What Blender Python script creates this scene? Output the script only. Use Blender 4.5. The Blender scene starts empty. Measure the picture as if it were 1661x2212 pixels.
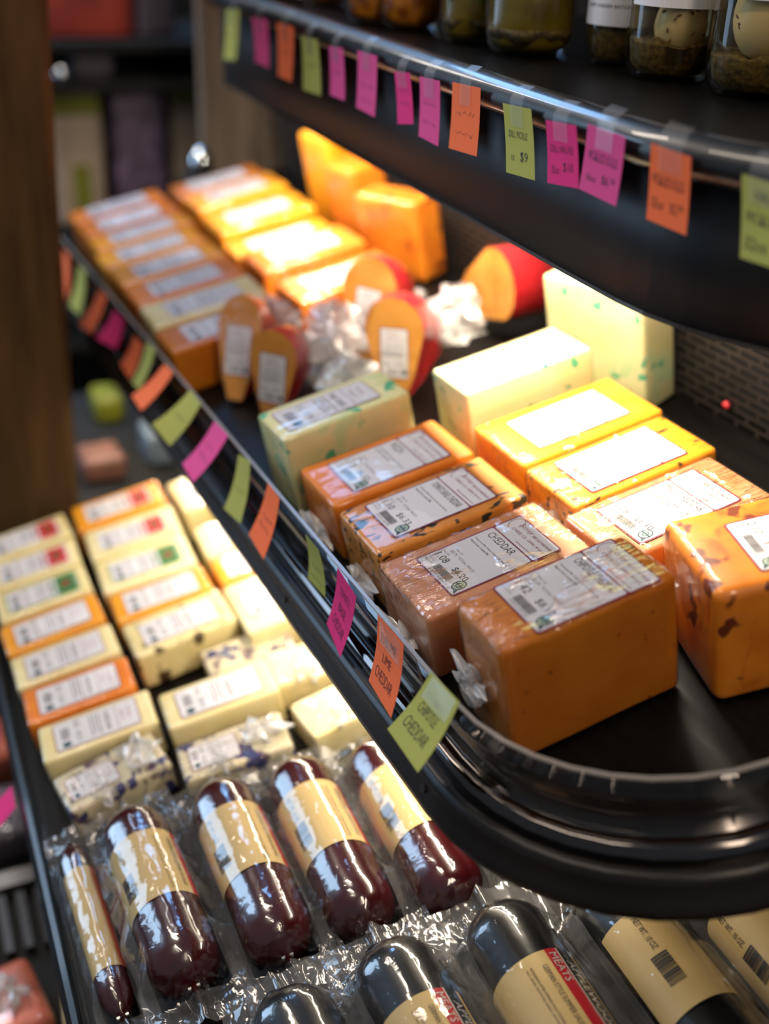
import bpy, bmesh, math, random
from mathutils import Vector, Matrix, noise
random.seed(7)
R = math.radians
ZC = 1.45                                   # camera height above the shop floor
scene = bpy.context.scene
COL = scene.collection

# ------------------------------------------------------------------ camera
cam_d = bpy.data.cameras.new('camera')
cam = bpy.data.objects.new('camera', cam_d); COL.objects.link(cam)
_f = Vector((-0.8001065, 0.362107, -0.4782344)).normalized()
_r = Vector((0.392839, 0.9188028, 0.0384578)); _r = (_r - _f*_r.dot(_f)).normalized()
_u = _r.cross(_f)
cam.matrix_world = Matrix(((_r.x, _u.x, -_f.x, 0), (_r.y, _u.y, -_f.y, 0), (_r.z, _u.z, -_f.z, ZC), (0, 0, 0, 1)))
cam_d.sensor_fit = 'VERTICAL'; cam_d.sensor_height = 36.0; cam_d.lens = 36.0*2500/2212
cam_d.clip_start = 0.02; cam_d.clip_end = 50
cam_d.dof.use_dof = True; cam_d.dof.focus_distance = 0.90; cam_d.dof.aperture_fstop = 2.1
cam_d.dof.aperture_blades = 0
scene.camera = cam

# ------------------------------------------------------------------ world, lights, exposure
w = bpy.data.worlds.new('shop_air'); scene.world = w; w.use_nodes = True
bg = w.node_tree.nodes['Background']; bg.inputs[0].default_value = (0.42, 0.47, 0.55, 1); bg.inputs[1].default_value = 0.30

def area(name, loc, target, sx, sy, power, color, parent=None, spread=None):
    d = bpy.data.lights.new(name, 'AREA'); d.shape = 'RECTANGLE'; d.size = sx; d.size_y = sy
    d.energy = power; d.color = color
    if spread: d.spread = R(spread)
    o = bpy.data.objects.new(name, d); COL.objects.link(o)
    o.location = loc
    v = (Vector(target)-Vector(loc)).normalized()
    o.rotation_euler = v.to_track_quat('-Z', 'Y').to_euler()
    if parent: o.parent = parent
    return o
# assumed daylight: two unseen area lights added for blue reflections on rim and sausages
area('window_daylight', (-3.2, 0.6, ZC+1.15), (-1.2, 0.45, ZC-0.1), 1.8, 1.0, 62, (0.26, 0.54, 1.0))
area('window_daylight', (-3.2, -1.65, ZC-0.05), (-0.8, 0.1, ZC-0.6), 1.5, 2.2, 75, (0.50, 0.72, 1.0))
# unseen overhead lights, added as warm fill and for highlights on the film
area('ceiling_tube', (-2.85, -0.10, ZC+1.2), (-0.8, 0.3, ZC-0.5), 0.16, 1.3, 9, (1.0, 0.93, 0.84))  # added to put crisp white streaks on film, bags and rim
area('ceiling_lamp', (-0.6, -0.7, ZC+1.5), (-0.9, 0.3, ZC-0.5), 1.2, 0.15, 14, (1.0, 0.86, 0.70))
area('ceiling_lamp', (1.3, 0.2, ZC+1.3), (-0.5, 0.4, ZC-0.5), 0.3, 1.4, 20, (1.0, 0.82, 0.64))  # added fill from the camera side, lifts the near faces of the blocks
area('ceiling_lamp', (-2.1, -0.5, ZC+1.4), (-2.8, 0.6, ZC-0.6), 0.9, 0.3, 24, (1.0, 0.86, 0.72))  # added to brighten the bags on the background shelf

scene.view_settings.view_transform = 'Standard'; scene.view_settings.look = 'None'
scene.view_settings.gamma = 1.0; scene.view_settings.exposure = 0.0
scene.view_settings.use_curve_mapping = False
scene.cycles.max_bounces = 12; scene.cycles.transparent_max_bounces = 24
scene.cycles.diffuse_bounces = 3; scene.cycles.glossy_bounces = 4; scene.cycles.transmission_bounces = 6
scene.cycles.caustics_reflective = False; scene.cycles.caustics_refractive = False
scene.cycles.sample_clamp_indirect = 6

# ------------------------------------------------------------------ colour and material helpers
def lin(h):
    h = h.lstrip('#'); o = []
    for i in (0, 2, 4):
        c = int(h[i:i+2], 16)/255
        o.append(c/12.92 if c <= 0.04045 else ((c+0.055)/1.055)**2.4)
    return (o[0], o[1], o[2], 1)

class NT:
    def __init__(s, name):
        s.m = bpy.data.materials.new(name); s.m.use_nodes = True; s.t = s.m.node_tree
        s.t.nodes.clear(); s.out = s.n('ShaderNodeOutputMaterial')
    def n(s, typ, **kw):
        x = s.t.nodes.new(typ)
        for k, v in kw.items():
            if k.startswith('i_'):
                key = k[2:].replace('_', ' ')
                x.inputs[key].default_value = v
            else: setattr(x, k, v)
        return x
    def l(s, a, b): s.t.links.new(a, b)
    def surf(s, x): s.l(x, s.out.inputs['Surface'])

def coords(N, scale=(1, 1, 1), rnd=True):
    tc = N.n('ShaderNodeTexCoord'); mp = N.n('ShaderNodeMapping'); mp.inputs['Scale'].default_value = scale
    if rnd:
        oi = N.n('ShaderNodeObjectInfo'); mul = N.n('ShaderNodeMath', operation='MULTIPLY'); mul.inputs[1].default_value = 37.0
        N.l(oi.outputs['Random'], mul.inputs[0])
        cb = N.n('ShaderNodeCombineXYZ')
        N.l(mul.outputs[0], cb.inputs[0]); N.l(mul.outputs[0], cb.inputs[1])
        ad = N.n('ShaderNodeVectorMath', operation='ADD')
        N.l(tc.outputs['Object'], ad.inputs[0]); N.l(cb.outputs[0], ad.inputs[1]); N.l(ad.outputs[0], mp.inputs['Vector'])
    else: N.l(tc.outputs['Object'], mp.inputs['Vector'])
    return mp.outputs['Vector']

def simple(name, hexc, rough=0.5, metal=0.0, spec=0.5, noise_amt=0.0, nscale=40, bump=0.0, coat=0.0, stretch=(1, 1, 1)):
    N = NT(name); b = N.n('ShaderNodeBsdfPrincipled')
    b.inputs['Roughness'].default_value = rough; b.inputs['Metallic'].default_value = metal
    b.inputs['Specular IOR Level'].default_value = spec; b.inputs['Coat Weight'].default_value = coat
    c = lin(hexc); b.inputs['Base Color'].default_value = c
    if noise_amt or bump:
        v = coords(N, stretch); nz = N.n('ShaderNodeTexNoise', i_Scale=nscale, i_Detail=4.0); N.l(v, nz.inputs['Vector'])
        if noise_amt:
            rp = N.n('ShaderNodeValToRGB'); N.l(nz.outputs['Fac'], rp.inputs[0])
            rp.color_ramp.elements[0].position = 0.3; rp.color_ramp.elements[1].position = 0.7
            rp.color_ramp.elements[0].color = tuple(x*(1-noise_amt) for x in c[:3])+(1,)
            rp.color_ramp.elements[1].color = tuple(min(1, x*(1+noise_amt*0.6)) for x in c[:3])+(1,)
            N.l(rp.outputs[0], b.inputs['Base Color'])
        if bump:
            bp = N.n('ShaderNodeBump', i_Strength=bump, i_Distance=0.001); N.l(nz.outputs['Fac'], bp.inputs['Height']); N.l(bp.outputs[0], b.inputs['Normal'])
    N.surf(b.outputs[0]); return N.m

def cheese_mat(name, hexc, spots=None, amount=0.62, scale=60, stretch=(1, 1, 1), hex2=None, patch=None, sss=0.0):
    """cheese paste: soft mottling, optional herb flecks (spots) and soft coloured marbling (patch)"""
    N = NT(name); b = N.n('ShaderNodeBsdfPrincipled'); b.inputs['Roughness'].default_value = 0.42
    b.inputs['Specular IOR Level'].default_value = 0.35
    v = coords(N, (1, 1, 1)); c1 = lin(hexc); c2 = lin(hex2) if hex2 else tuple(x*0.82 for x in c1[:3])+(1,)
    nz = N.n('ShaderNodeTexNoise', i_Scale=22.0, i_Detail=3.0); N.l(v, nz.inputs['Vector'])
    rp = N.n('ShaderNodeValToRGB'); rp.color_ramp.elements[0].position = 0.35; rp.color_ramp.elements[1].position = 0.65
    rp.color_ramp.elements[0].color = c2; rp.color_ramp.elements[1].color = c1; N.l(nz.outputs['Fac'], rp.inputs[0])
    colr = rp.outputs[0]
    def mix(fac, col, prev):
        mx = N.n('ShaderNodeMix', data_type='RGBA'); N.l(fac, mx.inputs['Factor']); N.l(prev, mx.inputs['A']); mx.inputs['B'].default_value = lin(col); return mx.outputs['Result']
    if patch:
        n2 = N.n('ShaderNodeTexNoise', i_Scale=patch[1], i_Detail=2.0); n2.inputs['Distortion'].default_value = 1.2
        vv = coords(N, (1.0, 1.0, 1.0)); N.l(vv, n2.inputs['Vector'])
        r2 = N.n('ShaderNodeValToRGB'); r2.color_ramp.elements[0].position = patch[2]; r2.color_ramp.elements[1].position = min(1, patch[2]+0.12)
        N.l(n2.outputs['Fac'], r2.inputs[0]); colr = mix(r2.outputs[0], patch[0], colr)
    if spots:
        v3 = coords(N, stretch); n3 = N.n('ShaderNodeTexNoise', i_Scale=scale, i_Detail=2.0); N.l(v3, n3.inputs['Vector'])
        r3 = N.n('ShaderNodeValToRGB'); r3.color_ramp.elements[0].position = amount; r3.color_ramp.elements[1].position = amount+0.05
        N.l(n3.outputs['Fac'], r3.inputs[0]); colr = mix(r3.outputs[0], spots, colr)
    N.l(colr, b.inputs['Base Color'])
    if sss:
        b.inputs['Subsurface Weight'].default_value = sss; b.inputs['Subsurface Radius'].default_value = (1.0, 0.5, 0.15); b.inputs['Subsurface Scale'].default_value = 0.012
    bp = N.n('ShaderNodeBump', i_Strength=0.35, i_Distance=0.0012); N.l(nz.outputs['Fac'], bp.inputs['Height']); N.l(bp.outputs[0], b.inputs['Normal'])
    N.surf(b.outputs[0]); return N.m

def film_mat(name, scale=26, stretch=(4.5, 0.8, 3.0), strength=0.5, dist=0.002, base=0.05, rough=0.07, milk=0.02, gain=1.0, top_only=False):
    """clear wrapping film: see-through, with fine creases that catch the light"""
    N = NT(name)
    v = coords(N, stretch)
    n1 = N.n('ShaderNodeTexNoise', i_Scale=scale, i_Detail=3.0); n1.inputs['Distortion'].default_value = 0.6; N.l(v, n1.inputs['Vector'])
    v2 = coords(N, (1, 1, 1)); n2 = N.n('ShaderNodeTexNoise', i_Scale=scale*0.6, i_Detail=2.0); N.l(v2, n2.inputs['Vector'])
    r2 = N.n('ShaderNodeMapRange'); r2.inputs['From Min'].default_value = 0.42; r2.inputs['From Max'].default_value = 0.6; N.l(n2.outputs['Fac'], r2.inputs['Value'])
    mu = N.n('ShaderNodeMath', operation='MULTIPLY'); N.l(n1.outputs['Fac'], mu.inputs[0]); N.l(r2.outputs[0], mu.inputs[1])
    if top_only:                                # taut on the sides, creased where the film is gathered on top
        tn = N.n('ShaderNodeTexCoord'); sp = N.n('ShaderNodeSeparateXYZ'); N.l(tn.outputs['Normal'], sp.inputs[0])
        cl = N.n('ShaderNodeMapRange'); cl.inputs['From Min'].default_value = 0.2; cl.inputs['From Max'].default_value = 0.8; cl.inputs['To Min'].default_value = 0.12
        N.l(sp.outputs['Z'], cl.inputs['Value']); m0 = N.n('ShaderNodeMath', operation='MULTIPLY'); N.l(mu.outputs[0], m0.inputs[0]); N.l(cl.outputs[0], m0.inputs[1]); mu = m0
    bp = N.n('ShaderNodeBump', i_Strength=strength, i_Distance=dist); N.l(mu.outputs[0], bp.inputs['Height'])
    lw = N.n('ShaderNodeLayerWeight'); lw.inputs['Blend'].default_value = 0.5; N.l(bp.outputs[0], lw.inputs['Normal'])
    fr = N.n('ShaderNodeMath', operation='POWER'); fr.inputs[1].default_value = 4.0; N.l(lw.outputs['Facing'], fr.inputs[0])
    ma = N.n('ShaderNodeMath', operation='MULTIPLY_ADD'); ma.inputs[1].default_value = gain; ma.inputs[2].default_value = base; ma.use_clamp = True
    N.l(fr.outputs[0], ma.inputs[0])
    tr = N.n('ShaderNodeBsdfTransparent'); gl = N.n('ShaderNodeBsdfGlossy', i_Roughness=rough); N.l(bp.outputs[0], gl.inputs['Normal'])
    df = N.n('ShaderNodeBsdfDiffuse'); df.inputs['Color'].default_value = (0.9, 0.9, 0.92, 1); N.l(bp.outputs[0], df.inputs['Normal'])
    m1 = N.n('ShaderNodeMixShader'); m1.inputs[0].default_value = milk; N.l(tr.outputs[0], m1.inputs[1]); N.l(df.outputs[0], m1.inputs[2])
    m2 = N.n('ShaderNodeMixShader'); N.l(ma.outputs[0], m2.inputs[0]); N.l(m1.outputs[0], m2.inputs[1]); N.l(gl.outputs[0], m2.inputs[2])
    N.surf(m2.outputs[0]); return N.m

def glass_mat(name, tint=(1, 1, 1, 1), base=0.02, rough=0.02, gain=1.0):
    N = NT(name); lw = N.n('ShaderNodeLayerWeight'); lw.inputs['Blend'].default_value = 0.5
    fr = N.n('ShaderNodeMath', operation='POWER'); fr.inputs[1].default_value = 4.0; N.l(lw.outputs['Facing'], fr.inputs[0])
    ma = N.n('ShaderNodeMath', operation='MULTIPLY_ADD'); ma.inputs[1].default_value = gain; ma.inputs[2].default_value = base; ma.use_clamp = True; N.l(fr.outputs[0], ma.inputs[0])
    tr = N.n('ShaderNodeBsdfTransparent'); tr.inputs[0].default_value = tint
    gl = N.n('ShaderNodeBsdfGlossy', i_Roughness=rough); m = N.n('ShaderNodeMixShader')
    N.l(ma.outputs[0], m.inputs[0]); N.l(tr.outputs[0], m.inputs[1]); N.l(gl.outputs[0], m.inputs[2]); N.surf(m.outputs[0]); return N.m

def brine_mat(name, hexc, tint, fac, chunk=0.0, hex2=None, sc=60):
    N = NT(name); tr = N.n('ShaderNodeBsdfTransparent'); tr.inputs[0].default_value = tint
    b = N.n('ShaderNodeBsdfPrincipled'); b.inputs['Roughness'].default_value = 0.3; b.inputs['Base Color'].default_value = lin(hexc)
    if hex2:
        v = coords(N); nz = N.n('ShaderNodeTexNoise', i_Scale=sc, i_Detail=4.0); N.l(v, nz.inputs['Vector'])
        rp = N.n('ShaderNodeValToRGB'); rp.color_ramp.elements[0].position = 0.38; rp.color_ramp.elements[1].position = 0.62
        rp.color_ramp.elements[0].color = lin(hexc); rp.color_ramp.elements[1].color = lin(hex2); N.l(nz.outputs['Fac'], rp.inputs[0]); N.l(rp.outputs[0], b.inputs['Base Color'])
    m = N.n('ShaderNodeMixShader'); m.inputs[0].default_value = fac; N.l(tr.outputs[0], m.inputs[1]); N.l(b.outputs[0], m.inputs[2]); N.surf(m.outputs[0]); return N.m

def emit_mat(name, col, s):
    N = NT(name); e = N.n('ShaderNodeEmission'); e.inputs[0].default_value = col; e.inputs[1].default_value = s; N.surf(e.outputs[0]); return N.m

MT = {
 'black': simple('black_enamel', '#0d0c0d', 0.32, 0, 0.5, 0.25, 30, 0.08, coat=0.3),
 'rim': simple('black_gloss_trim', '#0b0e13', 0.38, 0, 0.8, coat=0.6),
 'apron': simple('black_sheet_panel', '#181717', 0.5, 0, 0.4, 0.35, 9, 0.1),
 'deck': simple('dark_wood_grain_deck', '#0c0a09', 0.4, 0, 0.12, 0.5, 30, 0.2, stretch=(0.4, 4, 1)),
 'steel': simple('brushed_channel', '#6b645e', 0.3, 0.85, 0.5, 0.15, 60, 0.05, stretch=(0.1, 6, 1)),
 'rail': simple('dark_bronze_rail', '#1c1816', 0.34, 0.1, 0.35, 0.1, 30),
 'chrome': simple('dark_polished_metal', '#5c5856', 0.13, 1.0),
 'channel': simple('dark_channel', '#231e1d', 0.35, 0.3, 0.5, 0.2, 20),
 'slot': simple('slotted_panel_face', '#3c3532', 0.4, 0.5, 0.5, 0.2, 30),
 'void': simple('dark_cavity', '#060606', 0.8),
 'plexi': glass_mat('clear_acrylic', (0.95, 0.95, 0.94, 1), 0.04, 0.03),
 'plexi_edge': simple('acrylic_edge', '#8d857d', 0.25, 0, 0.6),
 'white': simple('label_white', '#dcd9de', 0.5, 0, 0.3),
 'maroon': simple('label_maroon', '#7a1836', 0.45),
 'ink': simple('label_ink', '#26262c', 0.6),
 'inkgrey': simple('label_grey_ink', '#77747c', 0.6),
 'red_ink': simple('label_red_ink', '#8c2f3c', 0.6),
 'seal': simple('label_teal_seal', '#1d4652', 0.5),
 'seal2': simple('label_seal_cream', '#9fae9c', 0.5),
 'lab_red': simple('label_red_panel', '#c9303a', 0.5),
 'lab_green': simple('label_green_panel', '#2f7a3c', 0.5),
 'lab_photo': simple('label_photo_brown', '#7a4a22', 0.5, noise_amt=0.5, nscale=200),
 'pen': simple('pen_ink', '#25222c', 0.7),
 'n_green': simple('note_green', '#a8ab5c', 0.85, spec=0.1),
 'n_pink': simple('note_pink', '#d95592', 0.85, spec=0.1),
 'n_hot': simple('note_hot_pink', '#d83c7e', 0.85, spec=0.1),
 'n_orange': simple('note_orange', '#f0764c', 0.85, spec=0.1),
 'tape': film_mat('clear_tape', 30, (1, 1, 1), 0.1, 0.001, 0.03, 0.25, 0.07),
 'film': film_mat('cling_film_smooth', 22, (3.0, 1.0, 3.0), 0.45, 0.004, 0.025, 0.07, 0.006, 0.8),
 'film_w': film_mat('cling_film_creased', 30, (5.5, 0.9, 4.0), 0.9, 0.008, 0.05, 0.08, 0.01, 0.7),
 'film_x': film_mat('cling_film_gathered', 34, (5.0, 0.8, 4.0), 1.0, 0.012, 0.10, 0.08, 0.01, 0.8, True),
 'crumple': film_mat('crumpled_film', 40, (1, 1, 1), 0.7, 0.004, 0.10, 0.2, 0.38, 0.9),
 'bag': film_mat('vacuum_bag', 55, (1.6, 1.6, 1.6), 0.45, 0.0018, 0.085, 0.07, 0.0, 1.0),
 'bagflap': film_mat('vacuum_bag_flap', 26, (1.0, 1.8, 1.0), 0.9, 0.006, 0.09, 0.13, 0.06, 1.2),
 'c_orange': cheese_mat('cheddar_orange', '#ee861a', hex2='#dc7610', sss=0.05),
 'c_deep': cheese_mat('cheddar_deep_orange', '#d07a06', spots='#7a3a08', amount=0.70, scale=90, hex2='#c66a05', sss=0.0),
 'c_yellow': cheese_mat('cheddar_yellow', '#f7a81a', hex2='#ee9510', sss=0.1),
 'c_tomato': cheese_mat('tomato_basil_cheddar', '#e0923a', spots='#2c2a1c', amount=0.565, scale=60, stretch=(2.6, 1.0, 2.0), hex2='#cc7d24', patch=('#d8571c', 30, 0.66)),
 'c_herb': cheese_mat('herb_cheddar', '#f2a01c', spots='#3a2d10', amount=0.62, scale=60, stretch=(2.0, 0.8, 2.0), hex2='#e08a10'),
 'c_tan': cheese_mat('smoked_cheddar_tan', '#d99468', hex2='#c98050'),
 'c_chip': cheese_mat('chipotle_cheddar', '#e5861c', spots='#6a2a08', amount=0.60, scale=40, hex2='#cf6c10', patch=('#b85a14', 26, 0.58)),
 'c_green': cheese_mat('green_marbled_cheese', '#eee4ae', spots='#4fb488', amount=0.62, scale=38, hex2='#e2dc9a', patch=('#cfe0a6', 20, 0.54)),
 'c_cream': cheese_mat('cream_cheddar', '#f1e2ae', hex2='#e6d293'),
 'c_pepper': cheese_mat('pepper_jack', '#ecdca4', spots='#4a3418', amount=0.57, scale=40, hex2='#dfcd90', stretch=(1.5, 1, 0.6)),
 'c_berry': cheese_mat('blueberry_cheese', '#cfc5a6', spots='#2b2f63', amount=0.56, scale=45, hex2='#d8c9a6', patch=('#4a2a4c', 30, 0.56)),
 'rind': simple('red_wax_rind', '#c4141f', 0.3, coat=0.3),
 'gouda': cheese_mat('gouda_paste', '#d9963e', hex2='#c98228'),
 'sausage': simple('dark_red_casing', '#3c070c', 0.25, 0, 0.5, 0.3, 60, 0.25, coat=0.4),
 'sausage_b': simple('black_casing', '#101012', 0.35, 0, 0.5, 0.25, 90, 0.3, coat=0.3),
 'tan': simple('tan_paper_label', '#cdb075', 0.55, noise_amt=0.05, nscale=30),
 'blk': simple('label_black', '#161416', 0.5),
 'lred': simple('label_red', '#b01c2a', 0.5),
 'silver': simple('label_silver', '#c4c0bc', 0.4),
 'clip': simple('metal_clip', '#b8b8b8', 0.25, 0.9),
 'post': simple('rough_pine_post', '#4f3a20', 0.8, 0, 0.2, 0.5, 5, 0.3, stretch=(8, 8, 1)),
 'plank': simple('barn_board', '#6e6156', 0.75, 0, 0.2, 0.35, 6, 0.2, stretch=(5, 9, 0.8)),
 'wall': simple('dark_shop_wall', '#1d1715', 0.85, 0, 0.2, 0.4, 3),
 'floor': simple('shop_floor', '#2a2420', 0.6, 0, 0.3, 0.3, 6),
 'lid': simple('jar_lid_gold', '#b08a3a', 0.3, 0.9),
 'jar': glass_mat('jar_glass', (0.97, 0.98, 0.96, 1), 0.02, 0.02, 1.2),
 'egg': simple('pickled_egg_white', '#dcc7a4', 0.4, 0, 0.4, 0.08, 20),
 'seed': simple('dill_seed', '#5a3a1c', 0.6),
 'sed': simple('pickling_spice', '#5c4a24', 0.6, 0, 0.4, 1.0, 210, 0.9),
 'brine': brine_mat('egg_brine', '#6d5a30', (0.93, 0.88, 0.72, 1), 0.12),
 'brine_p': brine_mat('pickle_brine', '#5b4a14', (0.6, 0.55, 0.2, 1), 0.72, hex2='#7d6a1e', sc=25),
 'pickle': simple('pickle_spear', '#575a1c', 0.5, 0, 0.4, 0.4, 60, 0.5),
 'salsa': brine_mat('orange_preserve', '#7a3c0a', (0.9, 0.5, 0.1, 1), 0.9, hex2='#c47a1c', sc=70),
 'led': emit_mat('led_lit', (1.0, 0.90, 0.74, 1), 25.0),
 'bag_cream': simple('cream_bag', '#a89684', 0.55, noise_amt=0.1, nscale=8),
 'olive': simple('olive_print', '#6f7312', 0.55),
 'purple': simple('purple_pack', '#6b5a74', 0.5, noise_amt=0.7, nscale=26),
 'maroonbox': simple('red_carton', '#8e2f24', 0.5, noise_amt=0.5, nscale=10),
 'dim': simple('dim_pack_grey', '#4d4550', 0.5, noise_amt=0.4, nscale=8),
 'glassball': simple('chrome_cap', '#d8e2ea', 0.12, 1.0),
 'bluegrey': simple('bluegrey_pack', '#6c7a88', 0.45),
 'dull': simple('dull_pink_pack', '#80574a', 0.5, noise_amt=0.4, nscale=20),
 'salmon': simple('salmon_pack', '#d8735a', 0.4, noise_amt=0.5, nscale=30),
}

# ------------------------------------------------------------------ object helpers
def link(name, me, parent=None, loc=None):
    o = bpy.data.objects.new(name, me); COL.objects.link(o)
    if parent is not None: o.parent = parent
    if loc is not None: o.location = loc
    return o
def mesh(name, verts, faces, mats, idx=None, smooth=False):
    me = bpy.data.meshes.new(name); me.from_pydata([tuple(v) for v in verts], [], faces)
    for m in (mats if isinstance(mats, (list, tuple)) else [mats]): me.materials.append(MT[m] if isinstance(m, str) else m)
    if idx: me.polygons.foreach_set('material_index', idx)
    if smooth: me.polygons.foreach_set('use_smooth', [True]*len(faces))
    me.update(); return me
class MB:
    """collects shapes for one mesh; materials by name"""
    def __init__(s): s.v = []; s.f = []; s.i = []; s.m = []
    def mi(s, m):
        if m not in s.m: s.m.append(m)
        return s.m.index(m)
    def add(s, vs, fs, m):
        b = len(s.v); s.v += [Vector(v) for v in vs]; k = s.mi(m)
        for f in fs: s.f.append(tuple(b+i for i in f)); s.i.append(k)
    def box(s, lo, hi, m):
        (a, b, c), (d, e, f) = lo, hi
        s.add([(a, b, c), (d, b, c), (d, e, c), (a, e, c), (a, b, f), (d, b, f), (d, e, f), (a, e, f)],
              [(3, 2, 1, 0), (4, 5, 6, 7), (0, 1, 5, 4), (1, 2, 6, 5), (2, 3, 7, 6), (3, 0, 4, 7)], m)
    def quad(s, a, b, c, d, m): s.add([a, b, c, d], [(0, 1, 2, 3)], m)
    def rect(s, x0, y0, x1, y1, z, m): s.quad((x0, y0, z), (x1, y0, z), (x1, y1, z), (x0, y1, z), m)
    def poly(s, pts, m): s.add(pts, [tuple(range(len(pts)))], m)
    def tube(s, p, r, m, k=8, cap=True):
        p = [Vector(x) for x in p]; rings = []
        for i, q in enumerate(p):
            t = (p[min(i+1, len(p)-1)]-p[max(i-1, 0)]).normalized(); a = t.orthogonal().normalized(); b = t.cross(a)
            rr = r[i] if isinstance(r, (list, tuple)) else r
            rings.append([q+(a*math.cos(2*math.pi*j/k)+b*math.sin(2*math.pi*j/k))*rr for j in range(k)])
        vs = [v for g in rings for v in g]; fs = []
        for i in range(len(p)-1):
            for j in range(k): fs.append((i*k+j, i*k+(j+1) % k, (i+1)*k+(j+1) % k, (i+1)*k+j))
        if cap: fs.append(tuple(range(k))[::-1]); fs.append(tuple((len(p)-1)*k+j for j in range(k)))
        s.add(vs, fs, m)
    def lathe(s, prof, m, k=32, z=0):
        vs = [(r*math.cos(2*math.pi*j/k), r*math.sin(2*math.pi*j/k), h) for r, h in prof for j in range(k)]
        fs = [(i*k+j, i*k+(j+1) % k, (i+1)*k+(j+1) % k, (i+1)*k+j) for i in range(len(prof)-1) for j in range(k)]
        s.add(vs, fs, m)
    def merge(s, me_data, m, fn=lambda v: v): s.add([fn(v) for v in me_data[0]], me_data[1], m)
    def build(s, name, parent=None, smooth=False, loc=None):
        return link(name, mesh(name, s.v, s.f, s.m, s.i, smooth), parent, loc)
def tag(o, label, cat, group=None):
    o['label'] = label; o['category'] = cat
    if group: o['group'] = group
    return o
def struct(o): o['kind'] = 'structure'; return o
def empty(name, mat):
    o = bpy.data.objects.new(name, None); COL.objects.link(o); o.empty_display_size = 0.02; o.matrix_world = mat; return o

# shelf frames: x runs along the shelf towards the camera, y goes into the case, z is the shelf's normal
def frame(O, u, v):
    u = Vector(u).normalized(); v = Vector(v); v = (v-u*v.dot(u)).normalized(); n = u.cross(v)
    return Matrix(((u.x, v.x, n.x, O[0]), (u.y, v.y, n.y, O[1]), (u.z, v.z, n.z, O[2]+ZC), (0, 0, 0, 1)))
MF = frame((-0.826, 0.3397194, -0.5426813), (0.998989, 0.0439983, 0.0092225), (-0.0449545, 0.9777406, 0.2049449))
LN = Vector((0, -0.2051523, 0.9787301))
LO = Vector((-1.075, 0.063, -0.784)) - LN*0.045
LF = frame(LO, (1, 0, 0), (0, 0.9787301, 0.2051523))
def place(F, u, v, n=0, yaw=0, pitch=0, roll=0):
    return F @ Matrix.Translation((u, v, n)) @ Matrix.Rotation(R(yaw), 4, 'Z') @ Matrix.Rotation(R(pitch), 4, 'X') @ Matrix.Rotation(R(roll), 4, 'Y')

# text as flat mesh data, unit = cap height 1, left aligned at 0
_tc = {}
def text_data(body, width=None, height=1.0, shear=0.0, thin=0.0):
    key = (body, shear, thin)
    if key not in _tc:
        c = bpy.data.curves.new('txt', 'FONT'); c.body = body; c.size = 1.0; c.shear = shear; c.resolution_u = 2; c.offset = thin
        o = bpy.data.objects.new('txt', c); COL.objects.link(o)
        dg = bpy.context.evaluated_depsgraph_get(); me = bpy.data.meshes.new_from_object(o.evaluated_get(dg))
        vs = [v.co.copy() for v in me.vertices]; fs = [tuple(p.vertices) for p in me.polygons]
        bpy.data.objects.remove(o); bpy.data.curves.remove(c); bpy.data.meshes.remove(me)
        x0 = min(v.x for v in vs); x1 = max(v.x for v in vs); y0 = min(v.y for v in vs); y1 = max(v.y for v in vs)
        _tc[key] = ([Vector(((v.x-x0)/(x1-x0), (v.y-y0)/(y1-y0), 0)) for v in vs], fs, (x1-x0)/0.7)
    return _tc[key]
def put_text(mb, body, x, y, w, h, m, z=0.0, shear=0, thin=0, fn=None):
    vs, fs, _ = text_data(body, shear=shear, thin=thin)
    out = [Vector((x+v.x*w, y+v.y*h, z)) for v in vs]
    if fn: out = [fn(p) for p in out]
    mb.add(out, fs, m)

# ------------------------------------------------------------------ sweep around the rounded shelf corner
def sweep_path(x0, xc, yc, y1, step=10, nstraight=14):
    P = [((x0+(xc-x0)*i/nstraight), yc, 0.0, -1.0) for i in range(nstraight)]
    for i in range(step+1):
        a = math.pi/2*i/step; P.append((xc, yc, math.sin(a), -math.cos(a)))
    for i in range(1, 4): P.append((xc, yc+(y1-yc)*i/3, 1.0, 0.0))
    return P
def sweep(mb, P, prof, m, closed=True):
    vs = []; k = len(prof)
    for (px, py, nx, ny) in P:
        for (r, z) in prof: vs.append((px+nx*r, py+ny*r, z))
    fs = []
    for i in range(len(P)-1):
        for j in range(k if closed else k-1):
            a = i*k+j; b = i*k+(j+1) % k; fs.append((a, b, b+k, a+k))
    if closed: fs.append(tuple(range(k))[::-1]); fs.append(tuple((len(P)-1)*k+j for j in range(k)))
    mb.add(vs, fs, m)
def slab(mb, P, r, x0, y1, ztop, zbot, m):
    out = [(px+nx*r, py+ny*r) for px, py, nx, ny in P] + [(x0, y1)]
    n = len(out); vs = [(x, y, ztop) for x, y in out]+[(x, y, zbot) for x, y in out]
    fs = [tuple(range(n)), tuple(range(2*n-1, n-1, -1))]+[(i, i+n, (i+1) % n+n, (i+1) % n) for i in range(n)]
    mb.add(vs, fs, m)

# ================================================================== THE SETTING
b = MB(); b.box((-5.0, -3.0, -0.1), (3.0, 3.0, 0.0), 'floor'); struct(b.build('floor'))
b = MB(); b.box((-3.35, -3.0, 0.0), (-3.25, 3.0, 3.2), 'wall'); struct(b.build('wall_far'))
b = MB(); b.box((-5.0, 1.30, 0.0), (3.0, 1.4, 3.2), 'wall'); struct(b.build('wall_back'))
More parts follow.
